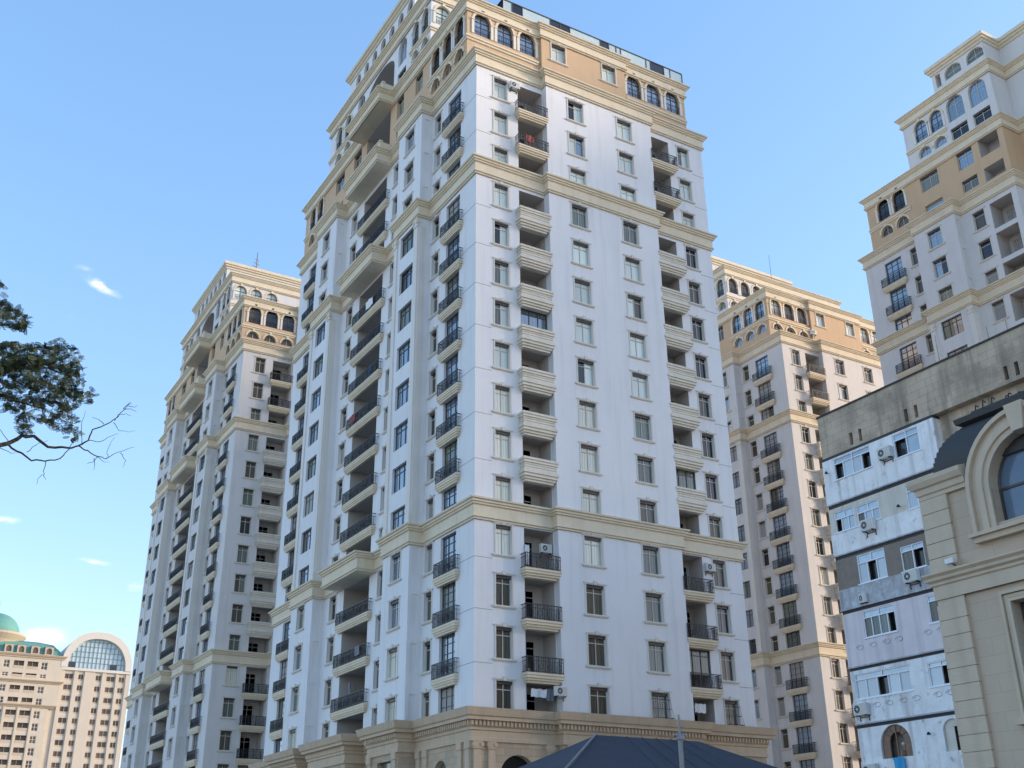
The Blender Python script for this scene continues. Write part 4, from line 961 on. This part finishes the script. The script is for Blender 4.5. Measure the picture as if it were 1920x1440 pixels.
# arch surround, keystone, gable block
b = MB(); K = 24
rings = [(AR, .0), (AR, -.1), (AR+.18, -.1), (AR+.2, -.17), (AR+.42, -.17), (AR+.44, -.1), (AR+.6, -.1), (AR+.62, -.24), (AR+.76, -.24), (AR+.76, .9)]
def apt(k, r, d):
    q = math.pi*k/K; return (MX+d, AYC+r*math.cos(q), AZ+r*math.sin(q))
for (r0, d0), (r1, d1) in zip(rings, rings[1:]):
    for k in range(K): b.poly([apt(k, r0, d0), apt(k, r1, d1), apt(k+1, r1, d1), apt(k+1, r0, d0)], 'stone_tan')
for k in range(K): b.poly([apt(k, AR, .5), apt(k, AR, 0), apt(k+1, AR, 0), apt(k+1, AR, .5)], 'stone_tan')
for s in (1, -1):
    for (r0, d0), (r1, d1) in zip(rings[1:-2], rings[2:-1]):
        b.box(MX+min(d0, d1) if abs(r1-r0) > .05 else MX-.1, MX+.02, AYC+s*r0, AYC+s*max(r1, r0+.01), 11.42, AZ, 'stone_tan')
ob('arch_surround', b, MA)
b = MB(); b.faces([(MX-.32, AYC+.2, AZ+1.42), (MX-.32, AYC-.2, AZ+1.42), (MX-.32, AYC-.32, AZ+2.32), (MX-.32, AYC+.32, AZ+2.32), (MX+.2, AYC+.2, AZ+1.42), (MX+.2, AYC-.2, AZ+1.42), (MX+.2, AYC-.32, AZ+2.32), (MX+.2, AYC+.32, AZ+2.32)],
                  [(0, 3, 2, 1), (0, 1, 5, 4), (1, 2, 6, 5), (2, 3, 7, 6), (3, 0, 4, 7)], 'stone_tan'); ob('keystone', b, MA)
b = MB(); b.box(MX-.34, MX, AYC-2.5, AYC+2.4, 11.28, 11.4, 'stone_tan'); b.box(MX-.22, MX, AYC-2.4, AYC+2.3, 11.1, 11.279, 'stone_tan'); ob('sill', b, MA)
fr = MB(); pn = MB(); X_ = MX+.42
pn.poly([(X_, AYC+AR, 11.42)]+[(X_, AYC+AR*math.cos(math.pi*k/K), AZ+AR*math.sin(math.pi*k/K)) for k in range(K+1)]+[(X_, AYC-AR, 11.42)], 'glass_mansion')
material('glass_mansion', (.11, .17, .24), .08, 0, spec=.45, patch=((.15, .20, .25), .5, .45, .6, .8))
pn.mats = ['glass_mansion']
for y in (AYC+AR-.04, AYC-.03, AYC-AR+.04): fr.box(X_-.06, X_-.002, y-.04, y+.04, 11.42, AZ+(.0 if abs(y-AYC) > 1 else AR-.02), 'frame_dark')
fr.box(X_-.05, X_-.003, AYC-AR, AYC+AR, AZ-.04, AZ+.04, 'frame_dark'); fr.tube([(X_-.03, AYC+AR*.98*math.cos(math.pi*k/K), AZ+AR*.98*math.sin(math.pi*k/K)) for k in range(K+1)], .045, 4, 'frame_dark', False)
O = ob('arched_window', fr, MA); ob('pane', pn, O)
for y in (MY0-2.5, MY0-8.5):
    b = MB(); y1 = y-3.8; z0, z1 = 5.8, 9.15
    for (g0, d) in ((.0, -.1), (.12, -.06), (.24, -.14)):
        g1 = g0+.1
        b.box(MX+d, MX, y+g0, y+g1, z0, z1+g1, 'stone_tan'); b.box(MX+d, MX, y1-g1, y1-g0, z0, z1+g1, 'stone_tan'); b.box(MX+d, MX, y1-g0, y+g0, z1+g0, z1+g1, 'stone_tan')
    b.box(MX-.26, MX, y1-.5, y+.5, z0-.2, z0-.002, 'stone_tan')
    for yy in (y-.05, (y+y1)/2, y1+.05): b.box(MX+.36, MX+.43, yy-.05, yy+.05, z0, z1, 'frame_dark')
    b.box(MX+.37, MX+.425, y1, y, z1-.09, z1, 'frame_dark'); b.box(MX+.37, MX+.425, y1, y, 8.1, 8.18, 'frame_dark')
    O = ob('window', b, MA); p = MB(); p.poly([(MX+.44, y, z0), (MX+.44, y1, z0), (MX+.44, y1, z1), (MX+.44, y, z1)], 'glass_mansion'); ob('pane', p, O)
p = MB(); p.poly([(MX+.44, MY0-11.5, 10.9), (MX+.44, MY0-14.5, 10.9), (MX+.44, MY0-14.5, 12.9), (MX+.44, MY0-11.5, 12.9)], 'glass_mansion'); ob('window', p, MA)
# mansard: courses of slate on a convex curve
b = MB(); n = 15; prof = []
for k in range(n+1):
    q = math.pi/2*k/n; s_ = 1.45*(1-math.cos(q)); zz = 13.72+1.95*math.sin(q); prof.append((-s_-.3, zz))
    if k < n: q2 = math.pi/2*(k+.97)/n; prof.append((-1.45*(1-math.cos(q2))-.26, 13.72+1.95*math.sin(q2)-.005))
b.sweep([(12, MY0), (MX, MY0), (MX, MY1), (12, MY1)], prof, 'slate')
ob('mansard_roof', b, MA)
b = MB(); b.sweep([(12, MY0-1.6), (MX+1.6, MY0-1.6), (MX+1.6, MY1+1.6), (12, MY1+1.6)], [(.0, 15.5), (.45, 15.52), (.62, 15.6), (.66, 15.78), (.5, 15.86), (-.3, 15.9)], 'slate')
b.poly([(MX+1.5, MY0-1.5, 15.88), (MX+1.5, MY1+1.5, 15.88), (12, MY1+1.5, 15.88), (12, MY0-1.5, 15.88)][::-1], 'slate'); ob('roof_trim', b, MA)
b = MB(); r3 = random.Random(5)               # crested iron along the trim
for k in range(40):
    y = MY0-1.8-k*.34+r3.uniform(-.13, .13); h = .06+.26*r3.random()**2; b.tube([(MX+1.1, y, 15.86), (MX+1.1, y-.05, 15.86+h), (MX+1.1, y-.14, 15.86+h*.6)], .03, 4, 'iron')
b.box(MX+1.08, MX+1.12, MY0-1.6-40*.34, MY0-1.6, 15.84, 15.9, 'iron'); ob('roof_cresting', b, MA)
def flood(loc, label):
    T = thing('flood_light', label, 'flood light', loc, LEFT)
    b = MB(); b.box(-.16, .16, -.3, -.12, .04, .2, 'plastic_white'); ob('case', b, T); b = MB(); b.tube([(0, 0, .0), (0, -.2, .06)], .02, 5, 'iron'); ob('arm', b, T)
flood((MX-.13, MY0-.85, 10.62), 'small flood light resting on the string course of the tan mansion')

# ------------------------------------------------------------------ dark canopy and pole at the bottom
RY, RX0, RX1, RZ, EZ = -36.0, -16.26, -12.98, 4.92, 3.15
CA = thing('canopy', 'dark blue grey hipped canopy roof in front of the stone base', 'canopy', (0, 0, 0))
hx, hy = 3.9, 3.6
A_, B_, C_, D_ = (RX0-hx, RY-hy), (RX1+hx, RY-hy), (RX1+hx, RY+hy), (RX0-hx, RY+hy)
b = MB(); nseg = 10
def slope_face(e0, e1, r0, r1):
    vs = []; fs = []; m = 8
    for j in range(m+1):
        t = j/m; sag = -.10*math.sin(math.pi*t)
        for i in range(nseg+1):
            u = i/nseg; p = Vector(e0).lerp(Vector(e1), u).lerp(Vector(r0).lerp(Vector(r1), u), t)
            vs.append((p.x, p.y, p.z+sag*(.6+.4*math.sin(math.pi*u))))
    for j in range(m):
        for i in range(nseg): a = j*(nseg+1)+i; fs.append((a, a+1, a+nseg+2, a+nseg+1))
    b.faces(vs, fs, 'canopy')
P_ = lambda q, z: (q[0], q[1], z)
r0, r1 = (RX0, RY, RZ), (RX1, RY, RZ)
slope_face(P_(A_, EZ), P_(B_, EZ), r0, r1); slope_face(P_(C_, EZ), P_(D_, EZ), r1, r0)
slope_face(P_(B_, EZ), P_(C_, EZ), r1, r1); slope_face(P_(D_, EZ), P_(A_, EZ), r0, r0)
b.sweep([A_, B_, C_, D_], [(0, EZ-.35), (.02, EZ-.34), (.03, EZ)], 'canopy'); ob('roof', b, CA)
for k in range(1, 7):
    x = RX0+(RX1-RX0)*k/7; b = MB(); b.tube([(x, RY, RZ+.015)]+[(x+(x-(RX0+RX1)/2)*1.0*t, RY-hy*t, RZ+(EZ-RZ)*t-.10*math.sin(math.pi*t)+.012) for t in (.2, .4, .6, .8, 1)], .012, 4, 'canopy_seam'); ob('seam', b, CA)
b = MB(); b.tube([Vector(r0)+Vector((0, 0, .03)), Vector(P_(A_, EZ))+Vector((0, 0, .03))], .03, 6, 'galvanised'); ob('rope', b, CA)
for q in (A_, B_, C_, D_):
    b = MB(); b.tube([(q[0]*.98-.3, q[1]*.99-.3, 0), (q[0]*.98-.3, q[1]*.99-.3, EZ)], .06, 10, 'galvanised'); ob('post', b, CA)
pp = at(1279, 1440, 23); PB = Vector((pp.x, pp.y, 0))
PO = thing('utility_pole', 'thin grey pole with a small cross arm in front of the dark canopy', 'pole', PB)
b = MB(); b.tube([(0, 0, 0), (0, 0, 4.15)], .048, 12, 'galvanised'); b.tube([(0, 0, 4.15), (0, 0, 4.6)], [.03, .018], 8, 'galvanised'); ob('shaft', b, PO)
b = MB(); q_ = Vector((math.sin(yaw), -math.cos(yaw), 0)); b.tube([q_*-.12+Vector((0, 0, 4.2)), q_*.12+Vector((0, 0, 4.2))], .03, 8, 'galvanised'); b.box(-.07, .07, -.07, .07, 4.12, 4.19, 'galvanised'); ob('cross_arm', b, PO)

# ------------------------------------------------------------------ far buildings on the left
FY = 300.
FA = thing('domed_apartment_block', 'distant beige apartment block with a green mansard and a green dome', 'apartment block', (0, 0, 0))
b = MB(); rows = [(62.5, 60.3), (59.0, 57.8), (55.4, 53.4), (52.0, 49.98), (48.4, 46.2), (44.9, 42.7), (41.4, 39.2), (38.0, 35.8), (34.6, 32.4), (31.2, 29.0), (27.8, 25.6), (24.4, 22.2)]
cols = [(-17.2, -14.3, 2), (-13.4, -11.5, 1), (-9.9, -8.2, 1), (-7.3, -4.5, 2), (-3.6, -.6, 2), (.2, 2.1, 1), (3.2, 5.0, 1), (6.8, 8.5, 1), (9.6, 12.45, 2), (13.4, 16.4, 2), (17.25, 19.05, 1)]
ops = []; wins = []
for (zt, zb) in rows:
    for (a, c, t_) in cols:
        ops.append((a+30, c+30, zb, zt, 0, 1.2 if t_ == 2 else .35, 'far_win' if t_ == 2 else None)); wins.append((a, c, zb, zt, t_))
b.wall((-30, FY), (21.2, FY), 0, 50, [o for o in ops if o[3] < 50], 'far_beige', 'far_trim')
b.wall((-30, FY), (23.4, FY), 50, 64.6, [o for o in ops if o[3] > 50], 'far_beige', 'far_trim')
b.wall((21.2, FY), (21.2, FY+.9), 0, 50, [], 'far_beige'); b.wall((21.2, FY+.9), (23.6, FY+.9), 0, 50, [], 'far_beige'); b.wall((23.4, FY), (23.4, FY+30), 50, 64.6, [], 'far_beige'); b.poly([(21.2, FY, 50), (23.4, FY, 50), (23.4, FY+30, 50), (21.2, FY+30, 50)][::-1], 'far_trim')
b.wall((23.4, FY+30), (-30, FY+30), 0, 64.6, [], 'far_beige'); b.wall((-30, FY+30), (-30, FY), 0, 64.6, [], 'far_beige'); ob('wall', b, FA)
for z, h in ((63.4, 1.2), (56.2, .9), (49.2, .9)):
    b = MB(); b.sweep([(-30, FY), (23.4 if z > 50 else 22.4, FY), (23.4 if z > 50 else 22.4, FY+30)], [(.05, z), (.3, z+.15*h), (.3, z+.4*h), (.6, z+.5*h), (.9, z+.85*h), (.9, z+h), (0, z+h+.1)], 'far_trim', False); ob('cornice', b, FA)
for x in (-30, -10.5, 2.6, 9.05, 12.9, 16.8): 
    b = MB(); b.box(x-.25, x+.25, FY-.25, FY, 0, 49.2, 'far_beige'); ob('pilaster', b, FA)
for (a, c, zb, zt, t_) in wins:
    if a < -6: continue
    f = MB()
    if t_ == 2:
        f.box(a, c, FY-.05, FY+.1, zb, zb+.75, 'far_trim'); f.box((a+c)/2-.08, (a+c)/2+.08, FY+.9, FY+1.1, zb+.75, zt, 'far_frame'); ob('loggia_parapet', f, FA)
    else:
        f.box(a, a+.15, FY+.15, FY+.3, zb, zt, 'far_frame'); f.box(c-.15, c, FY+.15, FY+.3, zb, zt, 'far_frame'); f.box(a+.15, c-.15, FY+.15, FY+.3, zt-.15, zt, 'far_frame'); f.box(a+.15, c-.15, FY+.15, FY+.3, zb, zb+.15, 'far_frame'); f.box((a+c)/2-.07, (a+c)/2+.07, FY+.16, FY+.3, zb+.15, zt-.15, 'far_frame')
        f.box(a+.15, c-.15, FY+.17, FY+.29, (zb+zt)/2, (zb+zt)/2+.12, 'far_frame'); f.poly([(a, FY+.33, zb), (c, FY+.33, zb), (c, FY+.33, zt), (a, FY+.33, zt)], 'far_win'); ob('window', f, FA)
b = MB(); b.sweep([(-30, FY+.6), (22.8, FY+.6), (22.8, FY+29), (-30, FY+29)], [(0, 64.6), (-.4, 66.0), (-2.6, 68.3), (-6, 69.4)], 'far_green'); b.poly([(-24, FY+6, 69.3), (17, FY+6, 69.3), (17, FY+23, 69.3), (-24, FY+23, 69.3)], 'far_green'); ob('mansard_roof', b, FA)
for x in (-5.5, -1.2, 3.0, 7.6, 11.1, 15.0, 18.9):
    f = MB(); f.wall((x-1.2, FY-.1), (x+1.2, FY-.1), 64.7, 67.1, [(.45, 1.95, 64.9, 66.7, .75, .3, 'far_win')], 'far_trim'); f.wall((x+1.2, FY-.1), (x+1.2, FY+3), 64.7, 67.1, [], 'far_trim'); f.wall((x-1.2, FY+3), (x-1.2, FY-.1), 64.7, 67.1, [], 'far_trim'); f.poly([(x-1.3, FY-.2, 67.1), (x+1.3, FY-.2, 67.1), (x+1.3, FY+3, 67.3), (x-1.3, FY+3, 67.3)], 'far_green'); ob('dormer', f, FA)
b = MB(); b.lathe(4.0, FY+10, [(7.2, 64), (7.2, 68.2), (7.6, 69.0), (9.0, 70.6), (9.0, 71.2), (8.0, 71.4)], 40, 'far_trim'); me = b.mesh('drum'); smooth(me) if False else None; ob('drum', me, FA)
b = MB(); b.lathe(4.0, FY+10, [(7.0, 71.4)]+[(7.0*math.cos(k*math.pi/20), 71.4+6.3*math.sin(k*math.pi/20)) for k in range(1, 10)]+[(.3, 77.9), (.15, 79.0), (.02, 81.5)], 40, 'far_green'); me = b.mesh('dome'); smooth(me); ob('dome', me, FA)
FB = thing('glass_arch_tower', 'distant beige tower topped by a big round glass arch', 'apartment tower', (0, 0, 0))
b = MB(); rows = [60.1, 56.85, 53.65, 50.45, 47.2, 44.0, 40.85, 37.7, 34.5, 31.3, 28.1, 24.9, 21.7]
cols = [(24.5, 26.85), (28.4, 29.85), (33.45, 35.0), (36.6, 39.1), (40.3, 41.9)]
FY2 = FY+.8
ops = [(a-23.5, c-23.5, z-2.1, z, 0, .5, None) for z in rows for a, c in cols]
b.wall((23.5, FY2), (43.6, FY2), 0, 61.2, ops, 'far_stone'); b.wall((43.6, FY2), (43.6, FY2+25), 0, 61.2, [], 'far_stone'); b.wall((43.6, FY2+25), (23.5, FY2+25), 0, 61.2, [], 'far_stone'); b.wall((23.5, FY2+25), (23.5, FY2), 0, 61.2, [], 'far_stone'); ob('wall', b, FB)
for i, (a, c) in enumerate(((27.1, 28.2), (30.1, 33.2), (35.25, 36.4), (39.35, 40.1), (42.3, 43.7), (23.3, 24.3))):
    f = MB(); f.box(a, c, FY2-.35, FY2, 0, 60.9, 'far_stone'); ob('pilaster', f, FB)
for z in rows:
    for (a, c) in cols:
        f = MB(); zb = z-2.1; f.box(a, c, FY2+.1, FY2+.3, z-.18, z, 'far_frame'); f.box(a, c, FY2+.1, FY2+.3, zb, zb+.5, 'far_trim'); f.box((a+c)/2-.06, (a+c)/2+.06, FY2+.12, FY2+.3, zb+.5, z-.18, 'far_trim')
        f.poly([(a, FY2+.4, zb), (c, FY2+.4, zb), (c, FY2+.4, z), (a, FY2+.4, z)], 'far_win'); ob('window', f, FB)
b = MB(); b.box(23.3, 43.8, FY2-.7, FY2, 60.9, 61.7, 'far_frame'); ob('cornice', b, FB)
def sup(a_, h_, n=40): return [(33.2+a_*(abs(math.cos(math.pi*k/n))**.86)*(1 if math.cos(math.pi*k/n) >= 0 else -1), 61.7+h_*(math.sin(math.pi*k/n)**.92)) for k in range(n+1)]
so_, si = sup(10.4, 11.2), sup(8.5, 9.1); b = MB()
for k in range(40):
    f = lambda q, y: (q[0], y, q[1])
    b.poly([f(si[k], FY2-.9), f(so_[k], FY2-.9), f(so_[k+1], FY2-.9), f(si[k+1], FY2-.9)][::-1], 'far_frame')
    b.poly([f(so_[k], FY2-.9), f(so_[k], FY2+22), f(so_[k+1], FY2+22), f(so_[k+1], FY2-.9)][::-1], 'far_frame'); b.poly([f(si[k], FY2+.8), f(si[k], FY2-.9), f(si[k+1], FY2-.9), f(si[k+1], FY2+.8)][::-1], 'far_frame')
ob('arch_frame', b, FB)
b = MB(); b.poly([(p[0], FY2+.6, p[1]) for p in si][::-1], 'far_glass'); ob('glazing', b, FB)
b = MB()
for k in range(1, 14):
    x = 24.7+17*k/14; h = 61.7+9.1*math.sqrt(max(0, 1-((x-33.2)/8.5)**2)); b.box(x-.07, x+.07, FY2+.4, FY2+.58, 61.7, h-.2, 'galvanised')
for z in (63.6, 65.2, 66.8, 68.4, 69.9): h = 8.5*math.sqrt(max(0, 1-((z-61.7)/9.1)**2)); b.box(33.2-h+.2, 33.2+h-.2, FY2+.42, FY2+.57, z-.06, z+.06, 'galvanised')
ob('glazing_bar', b, FB)
for x in (26.0, 38.2): b = MB(); b.box(x-.9, x+1.1, FY2+.3, FY2+.55, 62.0, 63.5, 'glass_dark'); ob('open_window', b, FB)

# ------------------------------------------------------------------ tree reaching in from the left
TD = 12.
TR = thing('tree', 'tree with feathery dark foliage and bare twigs reaching in from the left edge', 'tree', at(-330, 1000, TD+1.0)*1.0)
TR.location.z = 0
def tl(px, py, d=TD): return at(px, py, d)-TR.location
r4 = random.Random(21)
b = MB(); t0 = Vector((0, 0, 0))
b.tube([t0, (.05, .0, 1.6), (.0, .1, 3.2), (.12, .05, 4.8)], [.24, .2, .17, .13], 10, 'bark'); ob('trunk', b, TR)
b = MB()
def limb(pts, r0, r1, n=5):
    P = [Vector(p) if not isinstance(p, tuple) or len(p) == 3 else tl(*p) for p in pts]; Q = []
    for i in range(len(P)-1):
        for k in range(3): Q.append(P[i].lerp(P[i+1], k/3)+Vector((r4.uniform(-1, 1), r4.uniform(-1, 1), r4.uniform(-1, 1)))*.008)
    Q.append(P[-1]); m = len(Q)
    b.tube(Q, [r0+(r1-r0)*i/(m-1) for i in range(m)], n, 'bark'); return Q
tr3 = Vector((.0, .1, 3.2)); tr4 = Vector((.12, .05, 4.7))
limb([tr3, (-150, 880), (-40, 845), (14, 833), (42, 818), (63, 818), (90, 838), (130, 840), (147, 836)], .032, .008, 6)
limb([(147, 836), (165, 825), (172, 806), (196, 796), (214, 788), (232, 768), (245, 754)], .010, .003)
limb([(14, 833), (40, 850), (60, 863), (85, 864), (112, 860), (130, 842)], .012, .005)
limb([(147, 836), (165, 846), (183, 856), (197, 860), (220, 848), (252, 838)], .008, .002)
for pts in ([(165, 825), (190, 828), (205, 818), (222, 813)], [(214, 792), (222, 806), (240, 809), (254, 808)], [(154, 836), (153, 800), (160, 770)], [(196, 796), (185, 786), (172, 782)], [(85, 866), (82, 890), (72, 895), (68, 908)], [(82, 890), (86, 900)],
            [(183, 858), (172, 866), (163, 870)], [(177, 860), (176, 882)], [(225, 848), (236, 864), (230, 876)], [(50, 848), (66, 834), (90, 826)], [(20, 833), (0, 806), (-20, 790)], [(130, 840), (140, 822), (150, 812)], [(240, 760), (250, 764), (258, 760)], [(232, 768), (240, 757), (248, 757)],
            [(232, 768), (246, 768), (256, 772)], [(197, 860), (205, 858), (200, 846), (215, 820)], [(0, 845), (-30, 850)], [(0, 840), (22, 850), (30, 850)], [(214, 788), (222, 778), (238, 776), (246, 780)], [(183, 856), (195, 866), (205, 866)]):
    limb(pts, .0042, .0016, 4)
limb([tr4, (-160, 720), (-60, 705), (0, 700), (40, 690), (90, 690), (130, 705)], .04, .005); limb([(-60, 705), (0, 740), (40, 755), (90, 770)], .02, .004); limb([(0, 700), (30, 660), (70, 650), (110, 655)], .014, .003)
limb([tr4, (-120, 620), (-30, 600), (10, 595), (40, 592)], .03, .004); limb([(40, 755), (50, 785), (46, 805)], .005, .002); limb([(90, 770), (120, 785), (140, 800)], .004, .002)
ob('branch', b, TR)
f = MB()
def spray(px, py, rx, ry, n, d0=TD, dens=1.0, mat=None):
    for _ in range(n):
        a = r4.random()*6.283; u = math.sqrt(r4.random()); x, y = px+rx*u*math.cos(a), py+ry*u*math.sin(a)
        if r4.random() < .08: continue
        c = tl(x, y, d0+r4.uniform(-.55, .55)); ax = Vector((r4.uniform(-1, 1), r4.uniform(-1, 1), r4.uniform(-.7, .45))).normalized(); L = r4.uniform(.05, .11); side = ax.orthogonal().normalized(); side = (side*math.cos(a)+ax.cross(side)*math.sin(a))
        m = mat or ('leaf' if r4.random() < .88 else 'leaf_b')
        for k in range(9):                     # a feathery leaf: paired leaflets on a stalk
            t = k/8-.5; p = c+ax*L*t; l = .020*(1-abs(t)*.9)+.005
            for s in (1, -1):
                e = p+side*l*s+ax*.008; g_ = ax*.0044
                f.poly([p-g_*.5, e-g_, e+g_, p+g_*.5], m)
for (px, py, rx, ry, n) in ((26, 597, 30, 22, 100), (8, 590, 20, 26, 60), (0, 545, 10, 18, 22), (45, 608, 14, 14, 22), (20, 668, 40, 26, 210), (75, 665, 55, 20, 180), (120, 672, 34, 26, 110), (30, 700, 40, 28, 210), (90, 705, 50, 28, 210), (138, 720, 22, 26, 100), (60, 735, 60, 22, 170), (125, 748, 30, 22, 120), (20, 755, 26, 20, 60), (85, 770, 50, 20, 110), (45, 795, 16, 20, 50), (115, 790, 30, 16, 50), (135, 812, 18, 14, 26), (168, 742, 16, 14, 22), (-40, 690, 50, 60, 300), (-70, 600, 60, 50, 260), (-150, 650, 80, 90, 400), (-220, 560, 110, 80, 420), (-260, 720, 100, 80, 360), (110, 645, 16, 8, 14), (140, 690, 18, 10, 16)):
    spray(px, py, rx, ry, n)
ob('crown', f, TR)
